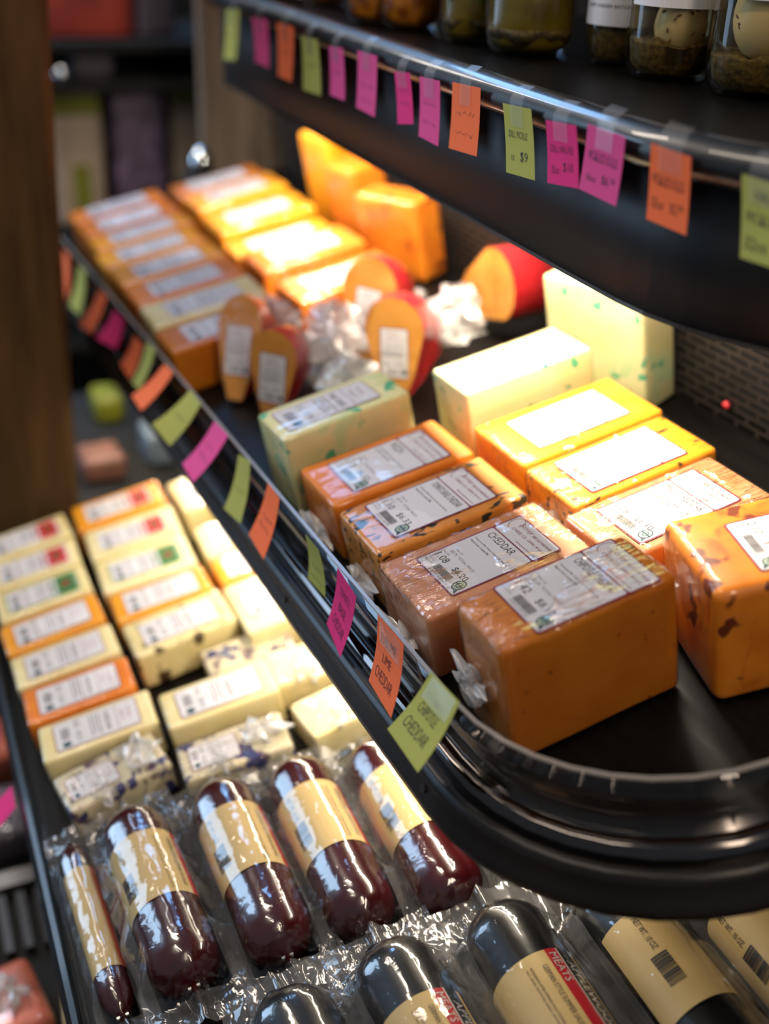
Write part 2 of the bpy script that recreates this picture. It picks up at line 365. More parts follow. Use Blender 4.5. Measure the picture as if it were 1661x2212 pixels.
# two unseen window frames, added to go with the assumed daylight (above and left of what the photo shows)
for k, (y0, y1, z0, z1) in enumerate(((-0.33, 1.25, ZC+0.62, ZC+1.66), (-2.45, -0.85, ZC-1.2, ZC+1.1))):
    b = MB()
    for (a, c, d, e) in ((y0-0.05, y1+0.05, z0-0.05, z0), (y0-0.05, y1+0.05, z1, z1+0.05), (y0-0.05, y0, z0, z1), (y1, y1+0.05, z0, z1)): b.box((-3.25, a, d), (-3.215, c, e), 'plank')
    o = b.build('window_%d' % (k+1)); struct(o)
# rough timber post at the far end of the case
b = MB()
for i in range(9):
    pass
zz = [0.0, 0.35, 0.55, 0.8, 1.1, 1.4, 1.9, 3.0]; rr = [0.196, 0.196, 0.200, 0.206, 0.214, 0.228, 0.232, 0.235]
vs = []
for z, y in zip(zz, rr): vs += [(-1.52, y-0.20, z), (-1.50, y-0.012, z), (-1.515, y, z), (-1.66, y, z), (-1.68, y-0.20, z)]
fs = []
for i in range(len(zz)-1):
    for j in range(5): fs.append((i*5+j, i*5+(j+1) % 5, (i+1)*5+(j+1) % 5, (i+1)*5+j))
b.add(vs, fs, 'post'); tag(b.build('timber_post'), 'rough brown timber post standing at the far left end of the display case', 'post')

# ================================================================== MIDDLE SHELF (cheese)
PM = sweep_path(-1.22, 0.265, 0.134, 0.43)
shelf = empty('display_shelf', MF)
tag(shelf, 'black middle display shelf with clear acrylic guard and rounded near corner, full of cheese', 'shelf')
b = MB(); slab(b, PM, 0.166, -1.22, 0.43, 0.0, -0.012, 'deck'); b.build('deck', shelf)
b = MB(); sweep(b, PM, [(0.1605, -0.002), (0.1635, -0.002), (0.1635, 0.052), (0.1605, 0.052)], 'plexi'); b.build('acrylic_guard', shelf, True)
b = MB(); sweep(b, PM, [(0.1602, 0.052), (0.1638, 0.052), (0.1635, 0.0532), (0.1605, 0.0532)], 'plexi_edge'); b.build('guard_edge', shelf)
b = MB(); sweep(b, PM, [(0.160, -0.010), (0.160, 0.003), (0.1625, 0.003), (0.164, -0.001), (0.167, 0.002), (0.171, 0.004), (0.175, 0.002), (0.178, -0.003), (0.180, -0.009), (0.178, -0.014), (0.17, -0.014)], 'chrome'); b.build('guard_channel', shelf, True)
b = MB(); sweep(b, PM, [(0.165, -0.014), (0.178, -0.010), (0.183, -0.0085), (0.188, -0.011), (0.190, -0.016), (0.194, -0.028), (0.1975, -0.032), (0.1985, -0.037), (0.196, -0.041), (0.192, -0.039), (0.185, -0.022), (0.165, -0.022)], 'rail'); b.build('front_rail', shelf, True)
# under-side pan
b = MB(); slab(b, PM, 0.19, -1.22, 0.43, -0.022, -0.030, 'black'); b.build('underside', shelf)
# slotted screws in the front rail
for u in (-0.62, -0.30, -0.02, 0.255):
    b = MB(); c = Vector((u, 0.134-0.1935, -0.023)); nrm = Vector((0, -0.92, 0.40)).normalized(); a = Vector((1, 0, 0)); t = nrm.cross(a)
    ring = [c+nrm*0.0007+(a*math.cos(2*math.pi*j/14)+t*math.sin(2*math.pi*j/14))*0.0032 for j in range(14)]
    ring0 = [p-nrm*0.002 for p in ring]
    b.add(ring+ring0, [tuple(range(14))]+[(j, (j+1) % 14, (j+1) % 14+14, j+14) for j in range(14)], 'channel'); b.build('screw', shelf)
# end bracket seen through the guard
b = MB(); b.box((0.205, -0.0285, -0.002), (0.2065, -0.027, 0.05), 'plexi_edge'); b.build('guard_joint', shelf)

# slotted back panel behind the cheese
def slotted(mb, x0, x1, z0, z1, y, pitch, ph, sw, sh, m):
    """sheet with real slots: rows staggered by half a pitch"""
    rows = int((z1-z0)/ph); cols = int((x1-x0)/pitch)
    for r_ in range(rows):
        za = z0+r_*ph; zb = za+ph; s0 = za+(ph-sh)/2; s1 = s0+sh; off = (pitch/2 if r_ % 2 else 0)
        mb.quad((x0, y, za), (x1, y, za), (x1, y, s0), (x0, y, s0), m); mb.quad((x0, y, s1), (x1, y, s1), (x1, y, zb), (x0, y, zb), m)
        x = x0
        for c in range(cols+1):
            cx = x0+off+c*pitch; a = cx+(pitch-sw)/2; 
            if a > x1: a = x1
            if a > x: mb.quad((x, y, s0), (a, y, s0), (a, y, s1), (x, y, s1), m)
            # slot return lip
            x = min(a+sw, x1)
            if a < x1: mb.quad((a, y, s1), (x, y, s1), (x, y+0.002, s1), (a, y+0.002, s1), m)
        if x < x1: mb.quad((x, y, s0), (x1, y, s0), (x1, y, s1), (x, y, s1), m)
# the panel stands upright: build in world axes from the shelf's back edge
pan = empty('slotted_back_panel', MF @ Matrix.Rotation(R(-2), 4, 'X'))
tag(pan, 'dark metal back panel with rows of small horizontal slots behind the cheese shelf', 'panel')
b = MB(); slotted(b, -1.2, 0.62, 0.012, 0.30, 0.412, 0.030, 0.0098, 0.0245, 0.0052, 'slot'); b.build('slotted_sheet', pan)
b = MB(); b.box((-1.2, 0.426, 0.0), (0.62, 0.43, 0.32), 'void'); b.build('backing', pan)
b = MB(); b.box((-1.2, 0.404, 0.001), (0.62, 0.410, 0.012), 'channel'); b.box((-1.2, 0.38, 0.001), (0.62, 0.383, 0.006), 'steel'); b.build('foot_rail', pan)
b = MB(); b.lathe([(0, -0.001), (0.004, 0.0), (0.004, 0.003), (0, 0.004)], 'lab_red', 12); o = b.build('indicator_light', pan, True, (0.02, 0.409, 0.035)); o.rotation_euler = (R(90), 0, 0); o['label'] = 'small red indicator light'

# ================================================================== UPPER SHELF (jars)
UF = Matrix.Translation((0, 0, ZC))
PU = sweep_path(-1.70, -0.68, 0.687, 0.90)
us = empty('display_shelf', UF)
tag(us, 'black upper display shelf with glossy rounded rim and deep front panel, carrying jars', 'shelf')
b = MB(); slab(b, PU, 0.204, -1.70, 0.90, -0.139, -0.150, 'deck'); b.build('deck', us)
b = MB(); sweep(b, PU, [(0.201, -0.142), (0.203, -0.136), (0.207, -0.1325), (0.213, -0.1315), (0.220, -0.1335), (0.226, -0.139), (0.2285, -0.146), (0.227, -0.1525), (0.222, -0.1575), (0.214, -0.160), (0.204, -0.1605)], 'rim'); b.build('rounded_rim', us, True)
b = MB(); sweep(b, PU, [(0.204, -0.158), (0.2075, -0.159), (0.2075, -0.1625), (0.204, -0.1625)], 'steel'); b.build('trim_line', us)
b = MB(); sweep(b, PU, [(0.1975, -0.150), (0.2005, -0.150), (0.2005, -0.262), (0.1975, -0.262)], 'apron'); b.build('front_panel', us, True)
b = MB(); sweep(b, PU, [(0.1935, -0.2605), (0.2012, -0.2605), (0.2012, -0.2635), (0.1935, -0.2635)], 'steel'); b.build('panel_edge', us)
b = MB(); b.box((-1.70, 0.86, -0.139), (-0.3, 0.87, 0.40), 'wall'); o = b.build('back_board', us)

# light strips under the two shelves
def light_strip(M, x0, x1, label, power, tilt, lx=None):
    t = empty('light_strip', M); tag(t, label, 'light', 'light strips under the shelves')
    b = MB(); b.box((x0, -0.010, 0.002), (x1, 0.010, 0.010), 'channel'); b.build('housing', t)
    b = MB(); n = int((x1-x0)/0.022)
    for i in range(n):
        x = x0+0.011+i*0.022; b.box((x-0.0035, -0.0035, -0.0005), (x+0.0035, 0.0035, 0.002), 'led')
    b.build('led_row', t)
    d = bpy.data.lights.new('strip_glow', 'AREA'); d.shape = 'RECTANGLE'; d.size = x1-x0; d.size_y = 0.007; d.energy = power; d.color = (1.0, 0.86, 0.66)
    o = bpy.data.objects.new('strip_glow', d); COL.objects.link(o); o.parent = t; o.location = ((x0+x1)/2, 0, -0.002); o.rotation_euler = (R(tilt), 0, 0)
    return t
light_strip(Matrix.Translation((0, 0.512, ZC-0.166)), -1.68, -0.62, 'warm white light strip under the upper shelf behind its front panel', 13.0, 6)
light_strip(MF @ Matrix.Translation((0, 0.02, -0.046)), -1.15, 0.26, 'warm white light strip under the front of the cheese shelf', 4.8, 4)

# ================================================================== LOWER SHELF
ls = empty('display_shelf', LF)
tag(ls, 'black lower display shelf holding small cheese blocks and bagged sausages', 'shelf')
b = MB(); b.box((-0.40, -0.018, -0.012), (0.95, 0.56, 0.0), 'deck'); b.build('deck', ls)
pf = [(-0.020, 0.006), (-0.024, 0.010), (-0.029, 0.009), (-0.033, 0.002), (-0.036, -0.022), (-0.040, -0.030), (-0.034, -0.034), (-0.018, -0.03), (-0.018, 0.004)]
b = MB(); k = len(pf); vs = [(x, y, z) for x in (-0.40, 0.95) for y, z in pf]
b.add(vs, [(j, (j+1) % k, (j+1) % k+k, j+k) for j in range(k)]+[tuple(range(k))[::-1], tuple(range(k, 2*k))], 'black'); b.build('front_rail', ls)
b = MB(); b.box((-0.40, -0.0175, 0.0), (0.95, -0.016, 0.030), 'plexi'); b.build('acrylic_guard', ls)
b = MB(); b.box((-0.40, 0.56, -0.01), (0.95, 0.57, 0.17), 'channel'); tag(b.build('back_panel', None), 'dark back panel behind the lower shelf', 'panel').matrix_world = LF

# ================================================================== CHEESE BLOCKS
def axis_pts(L, r, n):
    h = L/2-r; a = [-h-r*math.cos(t*math.pi/8) for t in range(0, 4)]
    m = [-h+2*h*i/n for i in range(n+1)]
    return sorted(set(round(x, 6) for x in a+m+[-x for x in a]))
def rbox(w, l, h, r, amp=0.0, seed=0, n=8, grow=0.0):
    """rounded box, x=w, y=l, z 0..h; amp = gentle unevenness of a hand-cut block"""
    X, Y, Z = axis_pts(w, r, n), axis_pts(l, r, n), axis_pts(h, r, max(3, n//2))
    vid = {}; vs = []; fs = []
    def vert(p):
        key = tuple(round(c, 5) for c in p)
        if key not in vid:
            q = Vector(p); c = Vector((max(-w/2+r, min(w/2-r, q.x)), max(-l/2+r, min(l/2-r, q.y)), max(-h/2+r, min(h/2-r, q.z))))
            d = q-c
            if d.length > 1e-7: q = c+d.normalized()*r
            if amp:
                nn = noise.noise(Vector((q.x*22+seed*7.3, q.y*22, q.z*22+seed)))*amp + noise.noise(Vector((q.x*8+seed*3.1, q.y*8, q.z*8)))*amp*1.5
                q = q+(d.normalized() if d.length > 1e-7 else Vector((0, 0, 0)))*nn
            g = (d.normalized() if d.length > 1e-7 else Vector((0, 0, 0)))*grow
            q = q+g; vid[key] = len(vs); vs.append((q.x, q.y, max(q.z+h/2, 0.0003)))
        return vid[key]
    def face(A, B, fn, flip):
        for i in range(len(A)-1):
            for j in range(len(B)-1):
                q = [vert(fn(A[i], B[j])), vert(fn(A[i+1], B[j])), vert(fn(A[i+1], B[j+1])), vert(fn(A[i], B[j+1]))]
                fs.append(tuple(q[::-1] if flip else q))
    face(X, Y, lambda a, b_: (a, b_, h/2), False); face(X, Y, lambda a, b_: (a, b_, -h/2), True)
    face(X, Z, lambda a, b_: (a, -l/2, b_), False); face(X, Z, lambda a, b_: (a, l/2, b_), True)
    face(Y, Z, lambda a, b_: (w/2, a, b_), False); face(Y, Z, lambda a, b_: (-w/2, a, b_), True)
    return vs, fs

def crumple(seed, sx, sy, sz, n=16):
    """a bunched-up tail of cling film"""
    vs = []; fs = []; rn = random.Random(seed)
    for i in range(n+1):
        for j in range(n+1):
            s, t = i/n, j/n; a = s*math.pi*2
            rad = (0.25+0.75*math.sin(math.pi*min(1, t*0.9+0.05)))*(0.65+0.35*noise.noise(Vector((math.cos(a)*2+seed, math.sin(a)*2, t*3)))+0.35*math.sin(a*5+seed+t*4))
            x = math.cos(a)*rad*sx/2; y = math.sin(a)*rad*sy/2; z = t*sz
            q = Vector((x*60+seed, y*60, z*50)); x += noise.noise(q)*sx*0.22; y += noise.noise(q+Vector((9, 3, 1)))*sy*0.22
            vs.append((x, y, z))
    for i in range(n):
        for j in range(n): fs.append((i*(n+1)+j, ((i+1) % (n+1))*(n+1)+j, ((i+1) % (n+1))*(n+1)+j+1, i*(n+1)+j+1))
    return vs, fs

def rrect(x0, y0, x1, y1, r, z, k=4):
    P = []
    for cx, cy, a0 in ((x1-r, y0+r, -90), (x1-r, y1-r, 0), (x0+r, y1-r, 90), (x0+r, y0+r, 180)):
        for i in range(k+1):
            a = R(a0+90*i/k); P.append((cx+r*math.cos(a), cy+r*math.sin(a), z))
    return P
_lm = {}
def label_mesh(kind, w, l, lines, wt, price, head=True):
    """printed scale label: x = reading direction, y = up the label"""
    key = (kind, round(w, 4), round(l, 4), lines, wt, price)
    if key in _lm: return _lm[key]
    b = MB(); z = 0.0; e = 0.00012; bw = 0.0016 if kind != 'far' else 0.001
    edge = {'far': 'maroon', 'near': 'maroon', 'redtop': 'white', 'greentop': 'lab_green'}[kind]
    b.poly(rrect(-w/2, -l/2, w/2, l/2, 0.003, z), edge)
    if kind == 'near':
        yh = l/2-0.27*l
        b.poly(rrect(-w/2+bw, -l/2+bw, w/2-bw, yh-bw*0.4, 0.002, z+e), 'white'); b.poly(rrect(-w/2+bw, yh+bw*0.4, w/2-bw, l/2-bw, 0.002, z+e), 'white')
        zz = z+2*e
        # header in dark red: scrolled S and the dairy's address
        put_text(b, 'Scray', -w*0.30, l/2-0.105*l, w*0.30, l*0.055, 'red_ink', zz, shear=0.25)
        pts = []
        for i in range(22):
            t = i/21; a = -0.6+t*5.2; rr_ = 0.0045+0.0035*t
            pts.append((-w*0.34+math.cos(a)*rr_, l/2-0.085*l+math.sin(a)*rr_*1.1))
        for i in range(21):
            (xa, ya), (xb, yb) = pts[i], pts[i+1]; d = Vector((xb-xa, yb-ya)); n_ = Vector((-d.y, d.x)).normalized()*0.0003
            b.quad((xa-n_.x, ya-n_.y, zz), (xb-n_.x, yb-n_.y, zz), (xb+n_.x, yb+n_.y, zz), (xa+n_.x, ya+n_.y, zz), 'red_ink')
        put_text(b, 'CHEESE CO.', -w*0.30, l/2-0.165*l, w*0.32, l*0.030, 'red_ink', zz)
        put_text(b, 'www.scraycheese.com', -w*0.02, l/2-0.245*l, w*0.45, l*0.026, 'red_ink', zz)
        put_text(b, '2082 OLD MARTIN RD', w*0.02, l/2-0.100*l, w*0.43, l*0.028, 'red_ink', zz)
        put_text(b, 'DEPERE, WI 54115', w*0.06, l/2-0.165*l, w*0.37, l*0.028, 'red_ink', zz)
        put_text(b, lines, -w*0.38, l/2-0.375*l, min(w*0.76, l*0.072*0.75*text_data(lines)[2]), l*0.072, 'ink', zz)
        put_text(b, 'Pasteurized Milk, Cheese Cultures, Salt, Enzymes,', -w*0.42, l/2-0.475*l, w*0.80, l*0.022, 'ink', zz)
        put_text(b, 'Natural Color. Contains Milk.', -w*0.42, l/2-0.515*l, w*0.45, l*0.022, 'ink', zz)
        put_text(b, 'Price / Lb', -w*0.36, l/2-0.675*l, w*0.17, l*0.022, 'inkgrey', zz); put_text(b, '$5.75  TOTAL PRICE', -w*0.36, l/2-0.725*l, w*0.58, l*0.030, 'inkgrey', zz)
        put_text(b, wt, -w*0.42, l/2-0.845*l, w*0.25, l*0.068, 'ink', zz); put_text(b, price, w*0.00, l/2-0.845*l, w*0.32, l*0.068, 'ink', zz)
        put_text(b, 'Net Wt', -w*0.42, l/2-0.765*l, w*0.14, l*0.018, 'inkgrey', zz)
        x = -w*0.20; rn = random.Random(3)
        while x < w*0.18:
            bwid = rn.choice((0.0004, 0.0006, 0.0009)); b.rect(x, -l/2+0.060*l, x+bwid, -l/2+0.130*l, zz, 'ink'); x += bwid+rn.choice((0.0004, 0.0006))
        put_text(b, 'Sell by', -w*0.45, -l/2+0.105*l, w*0.15, l*0.02, 'inkgrey', zz); put_text(b, '05/21/21', -w*0.45, -l/2+0.07*l, w*0.18, l*0.022, 'inkgrey', zz)
        put_text(b, '220031 005756', -w*0.20, -l/2+0.030*l, w*0.38, l*0.022, 'inkgrey', zz)
        cx, cy = w*0.355, -l/2+0.115*l
        for r_, m_, q in ((0.066, 'seal', 0), (0.054, 'seal2', 1), (0.030, 'seal', 2), (0.022, 'seal2', 3)):
            b.poly([(cx+w*1.35*r_*math.cos(t*math.pi/10), cy+l*1.0*r_*math.sin(t*math.pi/10), zz+q*e*0.5) for t in range(20)], m_)
        b.poly([(cx+w*0.02, cy-l*0.06, zz), (cx+w*0.11, cy-l*0.088, zz), (cx+w*0.07, cy-l*0.03, zz)], 'seal')
        b.rect(cx-w*0.07, cy-l*0.006, cx+w*0.07, cy+l*0.006, zz+4*e, 'seal')
    else:
        b.poly(rrect(-w/2+bw, -l/2+bw, w/2-bw, l/2-bw, 0.002, z+e), 'white'); zz = z+2*e
        if kind in ('redtop', 'greentop'):
            m_ = 'lab_red' if kind == 'redtop' else 'lab_green'
            b.rect(-w*0.46, l*0.20, w*0.46, l*0.47, zz, m_); b.poly([(w*0.22*math.cos(t*0.5), l*0.335+l*0.08*math.sin(t*0.5), zz+e) for t in range(12)], 'lab_photo')
            b.rect(-w*0.35, l*0.13, w*0.35, l*0.155, zz, m_)
        else: b.rect(-w*0.42, l*0.235, w*0.42, l*0.242, zz, 'maroon'); put_text(b, 'Scray', -w*0.25, l*0.36, w*0.4, l*0.05, 'red_ink', zz); put_text(b, 'CHEESE CO.', -w*0.25, l*0.29, w*0.45, l*0.03, 'red_ink', zz)
        put_text(b, lines, -w*0.36, l*0.10, w*0.7, l*0.06, 'ink', zz)
        for i, f_ in enumerate((0.8, 0.7, 0.76)): b.rect(-w*0.40, l*(0.03-i*0.05), -w*0.40+w*f_, l*(0.045-i*0.05), zz, 'inkgrey')
        put_text(b, wt, -w*0.40, -l*0.25, w*0.25, l*0.06, 'ink', zz); put_text(b, price, 0.02*w, -l*0.25, w*0.32, l*0.06, 'ink', zz)
        x = -w*0.25
        while x < w*0.12: b.rect(x, -l*0.42, x+0.0007, -l*0.32, zz, 'ink'); x += 0.0016
        b.poly([(w*0.33+w*0.10*math.cos(t*0.6283), -l*0.37+l*0.055*math.sin(t*0.6283), zz) for t in range(10)], 'seal')
    me = mesh('label', b.v, b.f, b.m, b.i); _lm[key] = me; return me

cheese_count = [0]
def block(F, u, v, w, l, h, paste, label, n=0.0, yaw=0, pitch=0, roll=0, wrap='film', lab=None, lpos=(0, 0), group=None, tail=None, r=0.0042, name='cheese_block', lyaw=0, side=False, amp=0.0005):
    """u, v = centre of the footprint on the shelf"""
    cheese_count[0] += 1; sd = cheese_count[0]
    t = empty(name, place(F, u, v, n+0.0004, yaw, pitch, roll)); tag(t, label, 'cheese', group)
    vs, fs = rbox(w, l, h, r, amp, sd); link('cheese', mesh('cheese', vs, fs, paste, smooth=True), t)
    vs, fs = rbox(w+0.0026, l+0.0026, h+0.0013, r+0.0012, amp, sd, grow=0.0); link('plastic_wrap', mesh('plastic_wrap', vs, fs, wrap, smooth=True), t)
    if lab:
        kind, lw, ll, txt, wt, pr = lab
        o = link('label', label_mesh(kind, lw, ll, txt, wt, pr), t)
        if side: o.location = (lpos[0], -l/2-0.0004, h*0.5+lpos[1]); o.rotation_euler = (R(90), 0, 0)
        else: o.location = (lpos[0], lpos[1], h+0.0005+amp*0.6); o.rotation_euler = (0, 0, R(lyaw))
    if tail:
        for (tx, ty, tz, sx, sy, sz, ax) in tail:
            vs, fs = crumple(sd*1.7+tx*50, sx, sy, sz); o = link('wrap_tail', mesh('wrap_tail', vs, fs, 'crumple', smooth=False), t); o.location = (tx, ty, tz)
            o.rotation_euler = {'y': (R(-90), 0, 0), '-y': (R(90), 0, 0), 'z': (0, 0, 0), 'x': (0, R(90), 0), 'u': (R(-40), R(20), 0), 'd': (R(115), 0, 0)}[ax]
    return t
NL = lambda t, w_, p: ('near', 0.062, 0.100, t, w_, p)
FL = lambda t='CHEDDAR', w_='1.08', p='$6.21': ('far', 0.055, 0.098, t, w_, p)

# --- near group on the middle shelf
block(MF, -0.047, 0.072, 0.082, 0.142, 0.0600, 'c_orange', 'orange cheddar block with flat white label, farthest in the near front row', wrap='film', lab=NL('PIZZA', '1.13', '$6.52'), lpos=(0.002, 0.002), tail=[(0.0, -0.073, 0.018, 0.07, 0.03, 0.012, '-y')])
block(MF, 0.046, 0.071, 0.083, 0.143, 0.0615, 'c_tomato', 'tomato basil cheddar block flecked with herbs, its label priced $6.33', wrap='film', lab=NL('TOMATO BASIL CHEDDAR', '1.10', '$6.33'), lpos=(-0.002, 0.0), tail=[(0.01, -0.073, 0.02, 0.06, 0.03, 0.012, '-y')])
block(MF, 0.140, 0.069, 0.088, 0.148, 0.0600, 'c_tan', 'tan cheddar block under heavily wrinkled film, in front of the tall deep orange block', wrap='film_x', lab=NL('CHEDDAR', '1.08', '$6.20'), lpos=(0.0, 0.003), yaw=0, tail=[(0.0, -0.076, 0.015, 0.07, 0.04, 0.018, '-y')])
block(MF, 0.263, 0.068, 0.066, 0.140, 0.1040, 'c_deep', 'tall deep orange cheddar block at the rounded near corner of the shelf', wrap='film_x', lab=NL('CHIPOTLE CHEDDAR', '1.42', '$8.17'), lpos=(0.0, 0.008), yaw=-1, r=0.007, tail=[(-0.015, -0.070, 0.045, 0.06, 0.05, 0.012, '-y'), (0.0, 0.07, 0.07, 0.04, 0.03, 0.018, 'y')])
block(MF, 0.0, 0.240, 0.090, 0.152, 0.0610, 'c_yellow', 'bright yellow-orange cheddar block with white glare on its label, beside the slotted panel', wrap='film_w', lab=NL('CHEDDAR', '1.05', '$6.04'), lpos=(0, 0.0))
block(MF, 0.088, 0.236, 0.078, 0.148, 0.0600, 'c_herb', 'golden cheddar block with dark herb flecks in the second row', wrap='film_w', lab=NL('GARDEN HERB CHEDDAR', '1.08', '$6.21'), lpos=(0, 0.0), tail=[(0.01, -0.083, 0.010, 0.055, 0.05, 0.036, 'z')])
block(MF, 0.172, 0.223, 0.080, 0.148, 0.0600, 'c_tan', 'pale tan cheddar block in crinkled shiny film, label reading 1.06', wrap='film_x', lab=NL('MILD CHEDDAR', '1.06', '$6.10'), lpos=(0, 0.0), tail=[(0.042, -0.078, 0.012, 0.05, 0.045, 0.045, 'z')])
o = block(MF, 0.2985, 0.2315, 0.098, 0.150, 0.1000, 'c_chip', 'large dark-mottled orange cheddar block cut off by the right edge of the photo', yaw=-15.5, wrap='film', lab=NL('CHIPOTLE CHEDDAR', '2.10', '$12.08'), lpos=(0.006, 0.012), r=0.008)

# --- green-marbled cheeses
block(MF, -0.140, 0.064, 0.068, 0.136, 0.0850, 'c_green', 'pale green-marbled cheese block with label on top, at the front guard', wrap='film', lab=('far', 0.045, 0.10, 'MINT CHEESE', '1.15', '$7.50'), lpos=(0, -0.008), yaw=2)
block(MF, -0.092, 0.238, 0.070, 0.142, 0.0900, 'c_green', 'pale green-marbled cheese block standing in the second row under the strip light', wrap='film', lab=('far', 0.045, 0.10, 'MINT CHEESE', '1.12', '$7.31'), lpos=(0, 0))
block(MF, -0.112, 0.366, 0.125, 0.052, 0.1300, 'c_green', 'green-marbled cheese block on end, leaning at the slotted back panel', wrap='film', yaw=17, lab=('far', 0.04, 0.045, 'MINT', '1.12', '$7.31'), side=False)

# --- far front row of blocks
farF = [
 (-1.065, 0.080, 0.070, 'c_orange', 0.060, 'orange block at the very far end of the front row beside the post'),
 (-0.985, 0.078, 0.070, 'c_orange', 0.060, 'orange block second from the far end of the front row'),
 (-0.905, 0.076, 0.070, 'c_yellow', 0.060, 'yellow-orange block third from the far end of the front row'),
 (-0.820, 0.066, 0.078, 'c_yellow', 0.060, 'yellow-orange block with wide grey label in the front row'),
 (-0.735, 0.066, 0.078, 'c_yellow', 0.060, 'golden block behind the orange one in the far front row'),
 (-0.650, 0.064, 0.078, 'c_orange', 0.060, 'orange block next to the pale yellow one in the front row'),
 (-0.563, 0.062, 0.080, 'c_cream', 0.060, 'pale yellow block in the front row between two orange blocks'),
 (-0.478, 0.058, 0.076, 'c_deep', 0.058, 'brown-orange block nearest to the red-rind wedges in the front row')]
for u, v, w_, m_, h_, lb in farF:
    block(MF, u, v, w_, 0.150, h_, m_, lb, yaw=random.uniform(-2, 2), lab=FL(), wrap='film', group='cheddar blocks in the far front row')
farB = [
 (-1.060, 0.250, 0.075, 'c_deep', 0.056, 'dull orange block at the far end of the second row'),
 (-0.965, 0.250, 0.085, 'c_yellow', 0.060, 'bright yellow block with pale label, far in the second row'),
 (-0.835, 0.240, 0.100, 'c_yellow', 0.060, 'brightest yellow block with wide white label in the second row'),
 (-0.735, 0.236, 0.070, 'c_yellow', 0.045, 'low yellow block wrapped in shiny film in the second row'),
 (-0.628, 0.228, 0.090, 'c_orange', 0.062, 'orange block below the mottled block at the back panel'),
 (-0.500, 0.228, 0.085, 'c_orange', 0.060, 'orange block with white label behind the red-rind wedges')]
for u, v, w_, m_, h_, lb in farB:
    block(MF, u, v, w_, 0.150, h_, m_, lb, yaw=random.uniform(-2, 2), lab=FL(), wrap='film_w', group='cheddar blocks in the far second row')
block(MF, -0.585, 0.357, 0.115, 0.050, 0.1120, 'c_chip', 'tall mottled orange slab standing at the slotted panel under the strip light', yaw=20, r=0.008, wrap='film')
block(MF, -0.735, 0.365, 0.075, 0.060, 0.1220, 'c_orange', 'tall plain orange block standing behind the second row', yaw=8, r=0.008, wrap='film')
block(MF, -0.845, 0.372, 0.075, 0.050, 0.1450, 'c_yellow', 'tallest amber block standing farthest back under the upper shelf', yaw=12, r=0.008, wrap='film')

# --- gouda wedges with red rind, standing on their points
def wedge(u, v, n, yaw, pitch, roll, label, h=0.115, th=0.055, ang=42, lab=True, puff=1.0, seed=0, flat=False):
    t = empty('gouda_wedge', place(MF, u, v, n, yaw, pitch, roll)); tag(t, label, 'cheese', 'red-rind gouda wedges')
    # profile in (x across, r outward) of the wheel: flat sides, round rim
    prof = [(-th*0.16, 0.004), (-th*0.34, h*0.30), (-th*0.47, h*0.62)]
    for i in range(9):
        a = math.pi*(1-i/8); prof.append((th*0.5*math.cos(a), h*0.70+h*0.30*math.sin(a)))
    prof += [(th*0.47, h*0.62), (th*0.34, h*0.30), (th*0.16, 0.004)]
    K = len(prof); S = 7; vs = []
    for s_ in range(S+1):
        a = R(ang)*s_/S
        for x, r_ in prof: vs.append((x, r_*math.sin(a), r_*math.cos(a)+0.004))
    paste = [tuple(range(K))[::-1], tuple(S*K+j for j in range(K))]
    skin = [(s_*K+j, s_*K+j+1, (s_+1)*K+j+1, (s_+1)*K+j) for s_ in range(S) for j in range(K-1)]
    link('cheese', mesh('cheese', vs, paste, 'gouda'), t); sides = [f for i, f in enumerate(skin) if flat and (i % (K-1) < 2 or i % (K-1) > K-4)]
    if sides: link('cut_side', mesh('cut_side', vs, sides, 'gouda'), t)
    o = link('rind', mesh('rind', vs, [f for f in skin if f not in sides], 'rind', smooth=True), t)
    # wrap that follows the wedge loosely
    c = Vector((0, h*0.25, h*0.55)); vv = []
    for q in vs:
        q = Vector(q); d = (q-c).normalized(); vv.append(q+d*(0.0025+0.0015*noise.noise(q*60+Vector((seed, 0, 0)))))
    link('plastic_wrap', mesh('plastic_wrap', vv, paste+skin, 'film_w', smooth=False), t)
    if lab:
        o = link('label', label_mesh('far', 0.032, 0.058, 'GOUDA', '0.62', '$5.45'), t); o.location = (0, -0.0007, h*0.52); o.rotation_euler = (R(90), 0, 0)
    cr = crumple(seed+2.3, 0.06*puff, 0.06*puff, 0.05*puff, 20); o = link('wrap_tail', mesh('wrap_tail', cr[0], cr[1], 'crumple'), t); o.location = (0.01, h*0.62, h*0.35); o.rotation_euler = (R(-50), R(25), 0)
    return t
wedge(-0.372, 0.022, 0, 48, -24, 8, 'gouda wedge with red rind leaning at the far left, its film reflecting blue', seed=1, h=0.125)
wedge(-0.300, 0.040, 0, 46, -8, 12, 'small gouda wedge standing at the front guard with a bluish label', seed=2, h=0.108, th=0.055)
wedge(-0.365, 0.180, 0, 42, -12, 14, 'gouda wedge with red rind leaning right in the middle of the heap', seed=3, h=0.128, th=0.068, puff=0.9, ang=58)
wedge(-0.240, 0.168, 0, 48, -6, 6, 'upright gouda wedge with large label beside the green-marbled block', seed=4, h=0.122, th=0.066, puff=0.9, ang=64)
wedge(-0.380, 0.330, 0.030, 2, -8, 62, 'gouda wedge lying over with its red rind facing out at the back panel', seed=5, h=0.13, th=0.085, lab=False, puff=0.7, flat=True)
